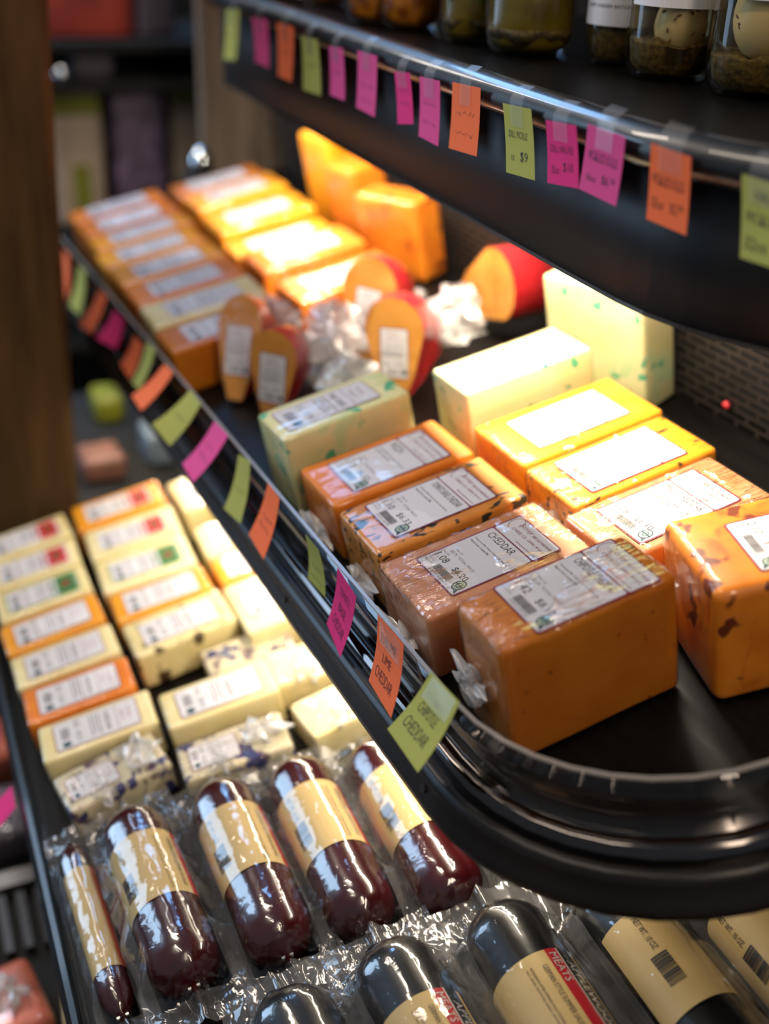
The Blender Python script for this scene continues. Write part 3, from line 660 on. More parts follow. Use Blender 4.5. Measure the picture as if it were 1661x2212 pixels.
# loose bunched film between the wedges
for k, (u, v, n, s_) in enumerate([(-0.325, 0.135, 0.03, 1.3), (-0.235, 0.110, 0.02, 1.0), (-0.28, 0.27, 0.03, 1.1), (-0.43, 0.10, 0.03, 1.0)]):
    cr = crumple(20+k, 0.075*s_, 0.06*s_, 0.06*s_, 24)
    o = link('crumpled_film', mesh('crumpled_film', cr[0], cr[1], 'crumple')); o.matrix_world = place(MF, u, v, n, 30*k, -10, 8)
    tag(o, ['large bunch of crumpled clear film in the middle of the red-rind wedges', 'small bunch of clear film behind the front green-marbled block', 'bunch of clear film below the back red wedge', 'bunch of clear film behind the leftmost red-rind wedge'][k], 'plastic film')

# ================================================================== STICKY NOTES
def note(corners, color, label, lines, F, bow=0.002, tape=None, group='sticky notes', pen=True):
    tl, tr, br, bl = [F @ Vector(c) for c in corners]
    org = (tl+tr)/2; nrm = (tr-tl).cross(bl-tl).normalized()*-1
    if nrm.dot(Vector((0, 0, ZC))-org+Vector((0, 0, 0))) < 0: nrm = -nrm
    def S(s, t, off=0.0):
        p = tl*(1-s)*(1-t)+tr*s*(1-t)+br*s*t+bl*(1-s)*t
        return p+nrm*(off-bow*math.sin(math.pi*min(1, t))*1.0)-org
    vs = []; n = 8
    for side in (0.0, -0.00025):
        for i in range(n+1):
            for s in (0, 0.5, 1): vs.append(S(s, i/n, side))
    fs = []; B = (n+1)*3
    for i in range(n):
        for j in range(2):
            a = i*3+j; fs.append((a, a+3, a+4, a+1)); fs.append((B+a, B+a+1, B+a+4, B+a+3))
        fs.append((i*3, B+i*3, B+i*3+3, i*3+3)); fs.append((i*3+2, i*3+5, B+i*3+5, B+i*3+2))
    fs += [(0, 1, B+1, B), (1, 2, B+2, B+1), (n*3, B+n*3, B+n*3+1, n*3+1), (n*3+1, B+n*3+1, B+n*3+2, n*3+2)]
    o = link('sticky_note', mesh('sticky_note', vs, fs, color)); o.location = org; tag(o, label, 'sticky note', group)
    b = MB()
    for (txt, x, y, w_, h_) in lines:
        if txt is None:
            rn = random.Random(x*99+y*7); xx = x
            while xx < x+w_:
                dx = w_*0.07; y2 = y+rn.uniform(-0.5, 0.5)*h_
                b.quad(S(xx, y, 0.0004), S(xx+0.012, y, 0.0004), S(xx+dx+0.012, y2, 0.0004), S(xx+dx, y2, 0.0004), 'pen'); xx += dx; 
        else:
            tv, tf, _ = text_data(txt, shear=0.12, thin=-0.012)
            b.add([S(x+q.x*w_, y+h_*(1-q.y), 0.0004) for q in tv], tf, 'pen')
    if lines: b.build('handwriting', o)
    if tape:
        b = MB()
        if tape == 'rim':
            # from over the rim down to the note's upper third
            d = (tr-tl).normalized(); mid = 0.5; hw = 0.0095
            P = [S(mid, 0, 0)+nrm*-0.009+Vector((0, 0, 0.0145)), S(mid, 0, 0)+nrm*-0.003+Vector((0, 0, 0.011)), S(mid, 0, 0)+Vector((0, 0, 0.005))+nrm*0.0006, S(mid, 0.03, 0.0009), S(mid, 0.30, 0.0009)]
            for i in range(4):
                b.quad(P[i]-d*hw, P[i+1]-d*hw, P[i+1]+d*hw, P[i]+d*hw, 'tape')
        else:
            b.quad(S(0.12, 0.02, 0.0007), S(0.12, 0.34, 0.0007), S(0.92, 0.34, 0.0007), S(0.92, 0.02, 0.0007), 'tape')
        b.build('tape_strip', o)
    return o
scr = lambda *r_: [(None, 0.18, y, 0.62, 0.10) for y in r_]
UPPER = [
 ([(-1.5575, 0.452, -0.1517), (-1.5014, 0.452, -0.1463), (-1.5205, 0.452, -0.2085), (-1.5763, 0.452, -0.2144)], 'n_green', 'pale green note at the far left end of the upper rim', scr(0.5, 0.75)),
 ([(-1.4491, 0.452, -0.1499), (-1.3913, 0.452, -0.1464), (-1.386, 0.452, -0.1996), (-1.4379, 0.452, -0.1988)], 'n_pink', 'pink note between the pale green note and an orange note on the upper rim', scr(0.5)),
 ([(-1.3548, 0.452, -0.1451), (-1.2973, 0.452, -0.1446), (-1.305, 0.452, -0.2031), (-1.3525, 0.452, -0.2025)], 'n_orange', 'orange note third from the far end of the upper rim', scr(0.5)),
 ([(-1.2723, 0.452, -0.15), (-1.2215, 0.452, -0.1485), (-1.2098, 0.452, -0.2025), (-1.2656, 0.452, -0.205)], 'n_green', 'green note fourth from the far end of the upper rim', scr(0.5)),
 ([(-1.1876, 0.452, -0.1502), (-1.1488, 0.452, -0.1476), (-1.1408, 0.452, -0.1965), (-1.1821, 0.452, -0.1972)], 'n_pink', 'narrow pink note beside the fourth, green one on the upper rim', scr(0.5)),
 ([(-1.1095, 0.452, -0.1448), (-1.0615, 0.452, -0.1436), (-1.0622, 0.452, -0.1987), (-1.1093, 0.452, -0.1976)], 'n_pink', 'wide pink note at the middle of the upper rim', scr(0.55, 0.8)),
 ([(-1.0198, 0.452, -0.1513), (-0.9865, 0.452, -0.1478), (-0.9735, 0.452, -0.1892), (-1.0076, 0.452, -0.1953)], 'n_hot', 'small hot pink note on the upper rim, smallest of the row', scr(0.35, 0.6)),
 ([(-0.9649, 0.452, -0.1476), (-0.9248, 0.452, -0.1456), (-0.9207, 0.452, -0.1984), (-0.961, 0.452, -0.1972)], 'n_pink', 'pink note just left of the orange one in the middle of the upper rim', scr(0.4, 0.7)),
 ([(-0.901, 0.452, -0.1429), (-0.8511, 0.452, -0.14), (-0.8493, 0.452, -0.1923), (-0.9002, 0.452, -0.1957)], 'n_orange', 'orange note left of the second green-yellow note on the upper rim', scr(0.42, 0.72)),
 ([(-0.8132, 0.452, -0.1452), (-0.7703, 0.452, -0.1423), (-0.7548, 0.452, -0.1906), (-0.7988, 0.452, -0.194)], 'n_green', 'yellow-green note with faint writing left of two pink notes', [('DILL PICKLE', 0.15, 0.36, 0.66, 0.10), ('oz', 0.2, 0.72, 0.12, 0.07), ('$9', 0.52, 0.64, 0.26, 0.16)]),
 ([(-0.748, 0.452, -0.1461), (-0.7074, 0.452, -0.1427), (-0.6952, 0.452, -0.183), (-0.7369, 0.452, -0.1883)], 'n_hot', 'hot pink note reading DILL HALVES, touching the pickled eggs note', [('DILL HALVES', 0.12, 0.36, 0.74, 0.12), ('32oz', 0.14, 0.70, 0.26, 0.12), ('$10', 0.52, 0.62, 0.32, 0.17)]),
 ([(-0.6929, 0.452, -0.1389), (-0.6501, 0.4539, -0.1397), (-0.6505, 0.4539, -0.1846), (-0.6946, 0.452, -0.1829)], 'n_pink', 'magenta note reading pickled eggs 16 oz $6.50', [('PICKLED EGGS', 0.12, 0.36, 0.76, 0.13), ('16oz', 0.14, 0.70, 0.26, 0.11), ('$6.', 0.54, 0.65, 0.20, 0.15), ('50', 0.76, 0.64, 0.13, 0.08)]),
 ([(-0.6275, 0.4581, -0.1393), (-0.5972, 0.4673, -0.1422), (-0.592, 0.4693, -0.19), (-0.6224, 0.4593, -0.1864)], 'n_orange', 'orange note reading pickled eggs 32oz $12.00', [('PICKLED EGGS', 0.08, 0.36, 0.80, 0.13), ('32oz', 0.08, 0.67, 0.32, 0.13), ('$12.', 0.56, 0.66, 0.20, 0.16), ('00', 0.77, 0.65, 0.12, 0.08)]),
 ([(-0.5643, 0.481, -0.1461), (-0.5358, 0.4883, -0.1476), (-0.5229, 0.4879, -0.1941), (-0.5557, 0.4841, -0.1953)], 'n_green', 'olive-green note at the right edge of the photo reading 32oz', [('HALF', 0.34, 0.13, 0.5, 0.13), ('PICKLES', 0.13, 0.40, 0.80, 0.14), ('32oz', 0.10, 0.71, 0.56, 0.15)]),
]
for q, c, lb, ln in UPPER: note(q, c, lb, ln, UF, 0.0008, 'rim', 'sticky notes taped along the rim of the jar shelf')
MID = [
 ('n_green', [(0.2449, -0.034, 0.0686), (0.2866, -0.034, 0.0722), (0.2867, -0.0723, 0.0286), (0.233, -0.0698, 0.0245)], 'yellow-green note reading chipotle cheddar, nearest on the acrylic guard', [(None, 0.2, 0.25, 0.55, 0.07), ('CHIPOTLE', 0.2, 0.36, 0.56, 0.15), ('CHEDDAR', 0.14, 0.62, 0.66, 0.17)]),
 ('n_orange', [(0.1556, -0.034, 0.0613), (0.2, -0.034, 0.0627), (0.2111, -0.0583, 0.0112), (0.1586, -0.0527, 0.0065)], 'orange note reading sublime lime cheddar', [('SUBLIME', 0.15, 0.17, 0.62, 0.15), ('LIME', 0.30, 0.42, 0.34, 0.13), ('CHEDDAR', 0.14, 0.66, 0.66, 0.16)]),
 ('n_hot', [(0.0794, -0.034, 0.0608), (0.1123, -0.034, 0.0512), (0.11, -0.0572, -0.0019), (0.0725, -0.0514, 0.0059)], 'pink note reading tomato basil cheddar', [('TOMATO', 0.25, 0.2, 0.5, 0.13), ('BASIL', 0.3, 0.44, 0.4, 0.14), ('CHEDDAR', 0.18, 0.68, 0.64, 0.15)]),
 ('n_green', [(0.0073, -0.034, 0.0535), (0.0369, -0.034, 0.0534), (0.0359, -0.0391, -0.0043), (-0.0017, -0.0403, -0.0034)], 'long olive-green note behind the pink tomato basil note', scr(0.5, 0.7)),
 ('n_orange', [(-0.0778, -0.034, 0.0643), (-0.0505, -0.034, 0.0607), (-0.0412, -0.0642, 0.0121), (-0.0859, -0.0617, 0.014)], 'red-orange note between two green notes on the guard', scr(0.5, 0.65)),
 ('n_green', [(-0.1653, -0.034, 0.0541), (-0.1252, -0.034, 0.0649), (-0.111, -0.0616, 0.0126), (-0.1617, -0.0629, 0.0039)], 'olive-green note next to the pink one below the front green-marbled block', scr(0.55)),
 ('n_pink', [(-0.2342, -0.034, 0.0615), (-0.1891, -0.034, 0.0647), (-0.1891, -0.0806, 0.0282), (-0.2428, -0.0764, 0.0229)], 'pink note hanging slanted below the gouda wedges', scr(0.4, 0.6)),
 ('n_green', [(-0.3118, -0.034, 0.0666), (-0.2789, -0.034, 0.0627), (-0.2876, -0.0761, 0.0238), (-0.3251, -0.0819, 0.0368)], 'slanted yellow-green note next beyond the pink slanted one', scr(0.5)),
 ('n_orange', [(-0.4166, -0.034, 0.0583), (-0.3801, -0.034, 0.0613), (-0.3878, -0.0794, 0.026), (-0.4349, -0.0782, 0.0255)], 'slanted red-orange note beyond the slanted yellow-green one', []),
 ('n_green', [(-0.4962, -0.034, 0.0572), (-0.4472, -0.034, 0.0671), (-0.4583, -0.0644, 0.019), (-0.5087, -0.0628, 0.0085)], 'green note beside bright glints, halfway along the guard', []),
 ('n_orange', [(-0.5695, -0.034, 0.0406), (-0.5244, -0.034, 0.0444), (-0.5456, -0.058, -0.0039), (-0.6006, -0.056, -0.0031)], 'blurred orange note between a green and a magenta note', []),
 ('n_hot', [(-0.6607, -0.034, 0.0469), (-0.6107, -0.034, 0.0483), (-0.6409, -0.0504, 0.0016), (-0.6881, -0.0649, 0.0062)], 'blurred magenta note in the far half of the guard', []),
 ('n_orange', [(-0.7392, -0.034, 0.0509), (-0.6896, -0.034, 0.057), (-0.6981, -0.0676, 0.0105), (-0.7445, -0.0751, 0.0103)], 'blurred salmon note beyond the magenta one', []),
 ('n_green', [(-0.8697, -0.034, 0.0489), (-0.82, -0.034, 0.0546), (-0.8134, -0.0608, -0.0047), (-0.8663, -0.0649, -0.0031)], 'blurred green note near the timber post', []),
 ('n_orange', [(-0.9843, -0.034, 0.0414), (-0.935, -0.034, 0.0492), (-0.9276, -0.0584, -0.015), (-0.9798, -0.0652, -0.0168)], 'blurred salmon note beside the timber post', []),
 ('n_hot', [(-1.0909, -0.034, 0.0118), (-1.0427, -0.034, 0.025), (-1.0543, -0.0542, -0.0281), (-1.1068, -0.0574, -0.0388)], 'blurred red note half hidden by the timber post', []),
]
for k, (c, q, lb, ln) in enumerate(MID): note(q, c, lb, ln, MF, 0.0025, 'guard' if k < 2 else None, 'sticky notes hanging on the acrylic guard')
note([(0.085, -0.040, -0.008), (0.120, -0.040, -0.006), (0.128, -0.085, -0.028), (0.085, -0.088, -0.030)], 'n_hot', 'pink note sticking out from the lower shelf edge at the left border of the photo', [], LF, 0.002, None, 'sticky notes on the lower shelf edge')
note([(-0.06, -0.040, -0.008), (-0.015, -0.040, -0.006), (-0.01, -0.062, -0.05), (-0.055, -0.062, -0.052)], 'n_hot', 'dark magenta note on the lower shelf edge, half out of the photo', [], LF, 0.002, None, 'sticky notes on the lower shelf edge')

# ================================================================== LOWER SHELF: small blocks
LL = lambda k='far': (k, 0.044, 0.088, 'CHEDDAR', '0.56', '$3.22')
G1 = 'small cheese blocks on the lower shelf'
lower = [
 # u, v, w, l, h, mat, label kind, text
 (0.108, 0.063, 0.058, 0.118, 0.045, 'c_cream', 'far', 'cream block nearest to the camera in the front row of the lower shelf'),
 (0.040, 0.056, 0.060, 0.116, 0.045, 'c_orange', 'far', 'orange block between two cream blocks in the lower front row'),
 (-0.028, 0.053, 0.060, 0.116, 0.045, 'c_cream', 'far', 'cream block between two orange blocks in the lower front row'),
 (-0.097, 0.050, 0.060, 0.116, 0.045, 'c_yellow', 'far', 'yellow-orange block beside the green-labelled one in the lower front row'),
 (-0.168, 0.050, 0.064, 0.112, 0.045, 'c_cream', 'greentop', 'cream block with green picture label in the lower front row'),
 (-0.238, 0.050, 0.064, 0.112, 0.045, 'c_cream', 'redtop', 'cream block with red picture label in the lower front row'),
 (-0.308, 0.050, 0.062, 0.112, 0.045, 'c_cream', 'redtop', 'cream block with red label farthest in the lower front row, by the post'),
 (0.133, 0.188, 0.060, 0.118, 0.047, 'c_cream', 'far', 'cream block standing beside the bagged sausages in the lower second row'),
 (-0.010, 0.182, 0.070, 0.118, 0.045, 'c_pepper', 'far', 'tall cream block with dark pepper pieces in the lower second row'),
 (-0.079, 0.178, 0.060, 0.116, 0.045, 'c_yellow', 'far', 'yellow-orange block in the lower second row'),
 (-0.152, 0.176, 0.076, 0.116, 0.045, 'c_cream', 'greentop', 'cream block with green picture label in the lower second row'),
 (-0.232, 0.178, 0.076, 0.118, 0.045, 'c_cream', 'redtop', 'cream block with red label in the lower second row'),
 (-0.312, 0.176, 0.066, 0.120, 0.045, 'c_yellow', 'redtop', 'yellow block with red label farthest in the lower second row'),
 (-0.272, 0.305, 0.086, 0.116, 0.050, 'c_cream', 'far', 'pale block with yellow edge farthest in the lower third row'),
 (-0.150, 0.305, 0.076, 0.116, 0.045, 'c_cream', 'greentop', 'cream block with green label in the lower third row by the shelf above'),
 (-0.078, 0.302, 0.056, 0.112, 0.045, 'c_yellow', 'far', 'yellow-orange block in the lower third row'),
 (0.010, 0.300, 0.100, 0.112, 0.048, 'c_cream', 'far', 'large cream block in the lower third row'),
]
for u, v, w_, l_, h_, m_, lk, lb in lower:
    block(LF, u, v, w_, l_, h_, m_, lb, yaw=random.uniform(-2.5, 2.5), lab=LL(lk), wrap='film', group=G1)
# taller stack under the pepper block and the large cream block
block(LF, 0.060, 0.240, 0.05, 0.10, 0.030, 'c_berry', 'dark-spotted block lying low between the cream blocks', wrap='film', group=None)
for (u, v, w_, l_, yaw, lb) in [(0.172, 0.062, 0.058, 0.105, 8, 'blueberry cheese block in front of the first red sausage'), (0.205, 0.180, 0.055, 0.110, -4, 'blueberry cheese block in glittering film beside the second red sausage'), (0.205, 0.300, 0.060, 0.100, 6, 'pale cheese block in puffy bag behind the red sausages'), (0.125, 0.300, 0.060, 0.110, -10, 'pale cheese in crumpled vacuum bag under the shelf above')]:
    block(LF, u, v, w_, l_, 0.036, 'c_berry' if 'blueberry' in lb else 'c_cream', lb, yaw=yaw, wrap='film_w', lab=('far', 0.034, 0.05, 'BLUEBERRY', '0.44', '$4.10') if 'blueberry' in lb else None, lpos=(0, -0.02), tail=[(0.0, 0.03, 0.034, 0.05, 0.05, 0.02, 'z'), (0.02, -0.02, 0.03, 0.03, 0.04, 0.018, 'u')])

# ================================================================== SAUSAGES in vacuum bags
def sausage(F, u, v, n, yaw, rad, length, casing, label, group, text=True, lab_at=0.0, lab_len=0.085, roll=0, seed=0, turn=0.0):
    """axis along local x; lies on the shelf; label wraps the upper half"""
    t = empty('summer_sausage', place(F, u, v, n+rad+0.002, yaw) @ Matrix.Rotation(R(roll), 4, 'Y')); tag(t, label, 'sausage', group)
    b = MB(); prof = []; hl = length/2
    for i in range(25):
        s = -1+2*i/24; x = s*hl
        e = max(0, (abs(s)-0.74)/0.26); r_ = rad*(math.sqrt(max(0, 1-e**2.3)))*1.0
        if abs(s) >= 0.999: r_ = 0.004
        prof.append((x, r_))
    K = 28; vs = []
    for x, r_ in prof:
        for j in range(K):
            a = 2*math.pi*j/K; rr_ = r_*(1+0.015*noise.noise(Vector((x*30+seed, math.cos(a)*2, math.sin(a)*2))))
            vs.append((x, rr_*math.cos(a), rr_*math.sin(a)))
    fs = [(i*K+j, i*K+(j+1) % K, (i+1)*K+(j+1) % K, (i+1)*K+j) for i in range(24) for j in range(K)]+[tuple(range(K))[::-1], tuple(24*K+j for j in range(K))]
    b.add(vs, fs, casing); b.build('casing', t, True)
    b = MB(); b.tube([(hl-0.002, 0, 0), (hl+0.004, 0, 0.001)], [0.0025, 0.003], casing, 8); b.tube([(hl+0.001, -0.005, 0), (hl+0.001, 0.005, 0)], 0.0018, 'clip', 6); b.build('end_clip', t)
    b = MB(); b.tube([(-hl+0.002, 0, 0), (-hl-0.004, 0, 0.001)], [0.0025, 0.003], casing, 8); b.tube([(-hl-0.001, -0.005, 0), (-hl-0.001, 0.005, 0)], 0.0018, 'clip', 6); b.build('end_clip', t)
    # paper label, bent on the casing: coordinates (x along, s = arc towards the back)
    rl = rad*1.015+0.0004; off = R(90+turn)
    def C(x, s, d=0.0):
        a = off-s/rl; return Vector((lab_at+x, (rl+d)*math.cos(a), (rl+d)*math.sin(a)))
    b = MB(); half = rl*1.95; l2 = lab_len/2
    def strip(x0, x1, s0, s1, m, d):
        n_ = max(1, int(abs(s1-s0)/0.003))
        for i in range(n_):
            a0 = s0+(s1-s0)*i/n_; a1 = s0+(s1-s0)*(i+1)/n_
            b.quad(C(x0, a0, d), C(x1, a0, d), C(x1, a1, d), C(x0, a1, d), m)
    strip(-l2, l2, -half, half, 'tan', 0)
    top = half
    strip(-l2, l2, top-0.018, top, 'tan', 0.00015)
    strip(-l2, l2, 0.85*rl, 0.85*rl+0.010, 'lred', 0.0002); strip(-l2, l2, 0.85*rl+0.010, 0.85*rl+0.0112, 'silver', 0.0002)
    strip(-l2, l2, 0.85*rl+0.0112, 0.85*rl+0.0245, 'blk', 0.0002)
    if text:
        def T(txt, x, s, w_, h_, m):
            tv, tf, _ = text_data(txt); b.add([C(x+q.x*w_, s+q.y*h_, 0.0005) for q in tv], tf, m)
        T('MEATS', -l2+0.004, 0.85*rl+0.0018, 0.026, 0.0065, 'silver'); T('APPLEWOOD', -l2+0.012, 0.85*rl+0.0132, 0.062, 0.0085, 'silver')
        T('GERMAN STYLE SUMMER SAUSAGE', -l2+0.012, 0.85*rl-0.0085, 0.060, 0.0042, 'ink')
        T('REFRIGERATE AFTER OPENING. FULLY COOKED. PORK AND BEEF', -l2+0.010, 0.85*rl-0.0175, 0.066, 0.0020, 'ink'); T('SALT, SPICES, DEXTROSE, GARLIC, NATURAL WOOD SMOKE', -l2+0.010, 0.85*rl-0.0210, 0.066, 0.0020, 'ink')
        T('NET WT. 10 OZ.', -l2+0.006, -half+0.030, 0.030, 0.0050, 'ink')
        x = -l2+0.040
        rn = random.Random(5)
        while x < -l2+0.066:
            q = rn.choice((0.0006, 0.0010, 0.0016)); strip(x, x+q, -half+0.024, -half+0.038, 'ink', 0.0004); x += q+rn.choice((0.0005, 0.0009))
    b.build('paper_label', t)
    # clear vacuum bag: hugs the sausage and flattens into side and end flaps
    W = rad+min(0.016, rad*0.45); XL = hl+0.030; nx, ny = 56, 26
    def zt(x, y):
        s = max(-1, min(1, x/(hl+0.0015))); e = max(0, (abs(s)-0.70)/0.30); r_ = (rad+0.0018)*math.sqrt(max(0.0, 1-e**2.2))
        base = -rad*0.35
        q = math.sqrt(max(0, r_*r_-y*y)) if abs(y) < r_ else 0
        z = max(base, q) if abs(y) < r_*0.86 else max(base, r_*0.51-(abs(y)-r_*0.86)*1.5)
        return z
    vs = []; 
    for i in range(nx+1):
        x = -XL+2*XL*i/nx
        for j in range(ny+1):
            y = -W+2*W*j/ny
            z = zt(x, y); flap = min(1, max(0, (abs(y)-rad*0.85)/0.012)); ef = min(1, max(0, (abs(x)-hl*0.86)/0.02)); k_ = max(flap, ef)
            z += k_*(0.0045*noise.noise(Vector((x*70+seed, y*55, seed)))+0.006*noise.noise(Vector((x*22, y*60+seed, 2))))+0.0006*noise.noise(Vector((x*60, y*160, seed)))
            if abs(y) > rad*0.85: x_ = x
            vs.append((x+k_*0.003*noise.noise(Vector((x*50, y*50, seed+5))), y+k_*0.004*noise.noise(Vector((x*40, 1, seed))), z))
    fs = []; mi = []
    for i in range(nx):
        for j in range(ny):
            a = i*(ny+1)+j; fs.append((a, a+ny+1, a+ny+2, a+1))
            x = abs(-XL+2*XL*(i+0.5)/nx); y = abs(-W+2*W*(j+0.5)/ny); mi.append(1 if (y > rad*0.95 or x > hl*1.01) else 0)
    link('vacuum_bag', mesh('vacuum_bag', vs, fs, ['bag', 'bagflap'], mi, True), t)
    return t
GR = 'dark red summer sausages in the second tier row'; GB = 'black-cased sausages at the front of the lower shelf'
for k, (u, v, yaw, lb, at) in enumerate([
    (0.345, 0.068, 2, 'dark red sausage at the left edge of the lower shelf', -0.012), (0.356, 0.148, 0, 'second dark red sausage from the left', -0.012),
    (0.368, 0.219, -1, 'third dark red sausage from the left, with a broad blue glint', -0.010), (0.385, 0.293, -1, 'rightmost dark red sausage, half under the shelf above', -0.008)]):
    sausage(LF, u, v, 0.002, yaw, 0.030, 0.205, 'sausage', lb, GR, True, at, 0.080, seed=k*3.1, turn=-14)
for k, (u, v, n, yaw, roll, turn, lb) in enumerate([
    (0.635, 0.050, 0.006, 3, 2, 10, 'black-cased sausage farthest left in the near row, only its end showing'),
    (0.612, 0.135, 0.008, 2, 2, 26, 'black-cased sausage second from the left in the near row'),
    (0.615, 0.218, 0.010, 1, 2, 28, 'black-cased sausage with APPLEWOOD label cut by the bottom edge of the photo'),
    (0.628, 0.305, 0.012, 0, 2, 30, 'black-cased sausage with the large white APPLEWOOD lettering'),
    (0.640, 0.395, 0.004, 0, 0, -48, 'black-cased sausage turned to show its barcode'),
    (0.660, 0.480, 0.004, 0, 0, 0, 'tan-labelled sausage at the right border under the cheese shelf')]):
    sausage(LF, u, v, n, yaw, 0.033, 0.220, 'sausage_b', lb, GB, True, 0.0 if k < 4 else -0.012, 0.086, roll=roll, seed=20+k*2.7, turn=turn)
sausage(LF, 0.33, 0.008, 0.0, 2, 0.014, 0.20, 'sausage', 'thin sausage pack squeezed along the left rim of the lower shelf', None, False, 0, 0.12, seed=44)

# ================================================================== JARS on the upper shelf
def jar(x, y, rad, hgt, kind, label, group='glass jars on the upper shelf', paper=None, seed=0):
    t = empty('glass_jar', Matrix.Translation((x, y, ZC-0.1388))); tag(t, label, 'jar', group)
    b = MB(); rb = rad*0.84; sh = [(0, 0.003), (rb*0.7, 0.003), (rb*0.9, 0.0), (rb, 0.002), (rad*0.95, 0.010), (rad, 0.026), (rad, hgt*0.74), (rad*0.93, hgt*0.82), (rad*0.76, hgt*0.88), (rad*0.76, hgt)]
    b.lathe(sh, 'jar', 40); b.build('glass', t, True)
    b = MB(); b.lathe([(rad*0.79, hgt*0.90), (rad*0.80, hgt+0.002), (rad*0.75, hgt+0.004), (0, hgt+0.004)], 'lid', 32); b.build('lid', t, True)
    ri = rad-0.003
    inner = [(0, 0.005), (rb*0.85, 0.005), (rad*0.93-0.003, 0.012), (ri, 0.028), (ri, hgt*0.72), (0, hgt*0.72)]
    m = {'egg': 'brine', 'pickle': 'brine_p', 'salsa': 'salsa'}[kind]
    b = MB(); b.lathe(inner, m, 32); b.build('contents', t, True)
    if kind in ('egg', 'pickle'):
        b = MB(); k = 40; H = 0.030 if kind == 'egg' else 0.016; vs = []; pr = [(rb*0.8, 0.0055), (rad*0.93-0.0035, 0.0125), (ri-0.0006, 0.0285)]
        prof = [(rb*0.8, 0.0055), (rad*0.93-0.0036, 0.0125), (ri-0.0008, 0.0285)]
        for r_, h_ in prof:
            for j in range(k): vs.append((r_*math.cos(2*math.pi*j/k), r_*math.sin(2*math.pi*j/k), h_))
        for f_ in (1.0, 0.6, 0.05):
            for j in range(k):
                a = 2*math.pi*j/k; vs.append(((ri-0.0008)*f_*math.cos(a), (ri-0.0008)*f_*math.sin(a), H+0.009*noise.noise(Vector((math.cos(a)*2*f_+seed, math.sin(a)*2*f_, 1)))))
        fs = [(i*k+j, i*k+(j+1) % k, (i+1)*k+(j+1) % k, (i+1)*k+j) for i in range(5) for j in range(k)]
        b.add(vs, fs, 'sed'); o = b.build('spice_sediment', t, True); o['kind'] = 'stuff'
    if kind == 'pickle':
        for j in range(6):
            a = j*math.pi/3+seed; q = Vector((math.cos(a), math.sin(a), 0))*(ri*0.66)
            b = MB(); b.tube([q+Vector((0, 0, 0.018)), q+Vector((0, 0, hgt*0.35)), q*0.95+Vector((0, 0, hgt*0.66))], [0.009, 0.012, 0.008], 'pickle', 8); o = b.build('pickle_spear', t, True)
    if paper:
        a0, a1, z0 = paper; b = MB(); n_ = 24; rr_ = rad+0.0006
        for i in range(n_):
            p, q = R(a0+(a1-a0)*i/n_), R(a0+(a1-a0)*(i+1)/n_)
            b.quad((rr_*math.cos(p), rr_*math.sin(p), z0), (rr_*math.cos(q), rr_*math.sin(q), z0), (rr_*math.cos(q), rr_*math.sin(q), z0+0.055), (rr_*math.cos(p), rr_*math.sin(p), z0+0.055), 'white')
        if seed == 3:
            for li, (txt, w_) in enumerate((('NET WT. 16 OZ. (453g)', 0.8), ('Keep refrigerated', 0.95), ('shipping KY or lower', 0.9), ('KEEP UNDER BATCH, KOSHER', 1.0))):
                tv, tf, _ = text_data(txt); zz_ = z0+0.040-li*0.0085
                def cy(q):
                    a = R(a0+12)+(q.x*w_*0.9)*R(a1-a0-30); return Vector(((rr_+0.0003)*math.cos(a), (rr_+0.0003)*math.sin(a), zz_+q.y*0.0032))
                b.add([cy(q) for q in tv], tf, 'ink')
        b.build('paper_label', t, True)
    return t
# facing direction of the camera, seen from the jars: about -30 degrees
jar(-0.775, 0.662, 0.045, 0.150, 'egg', 'largest pickled egg jar at the right edge of the photo', paper=(-95, 60, 0.072), seed=1)
jar(-0.868, 0.640, 0.0385, 0.130, 'egg', 'pickled egg jar in the middle of the three egg jars', paper=(-100, 50, 0.058), seed=2)
jar(-0.953, 0.643, 0.0300, 0.115, 'egg', 'smallest pickled egg jar with printed small type on its label', paper=(-110, 50, 0.034), seed=3)
jar(-1.025, 0.592, 0.0430, 0.150, 'pickle', 'large jar of brown-green pickles beside the egg jars', seed=4)
jar(-1.110, 0.575, 0.0330, 0.140, 'pickle', 'narrower pickle jar with green spears behind the large pickle jar', seed=5)
jar(-1.225, 0.560, 0.0340, 0.130, 'salsa', 'brown preserve jar next to the pickle jars', seed=6)
jar(-1.280, 0.538, 0.0300, 0.120, 'salsa', 'bright orange preserve jar with glowing base', seed=7)
jar(-1.475, 0.560, 0.0300, 0.120, 'salsa', 'dim brown preserve jar between two orange ones', seed=8)
jar(-1.570, 0.535, 0.0300, 0.120, 'salsa', 'farthest orange preserve jar at the end of the upper shelf', seed=9)
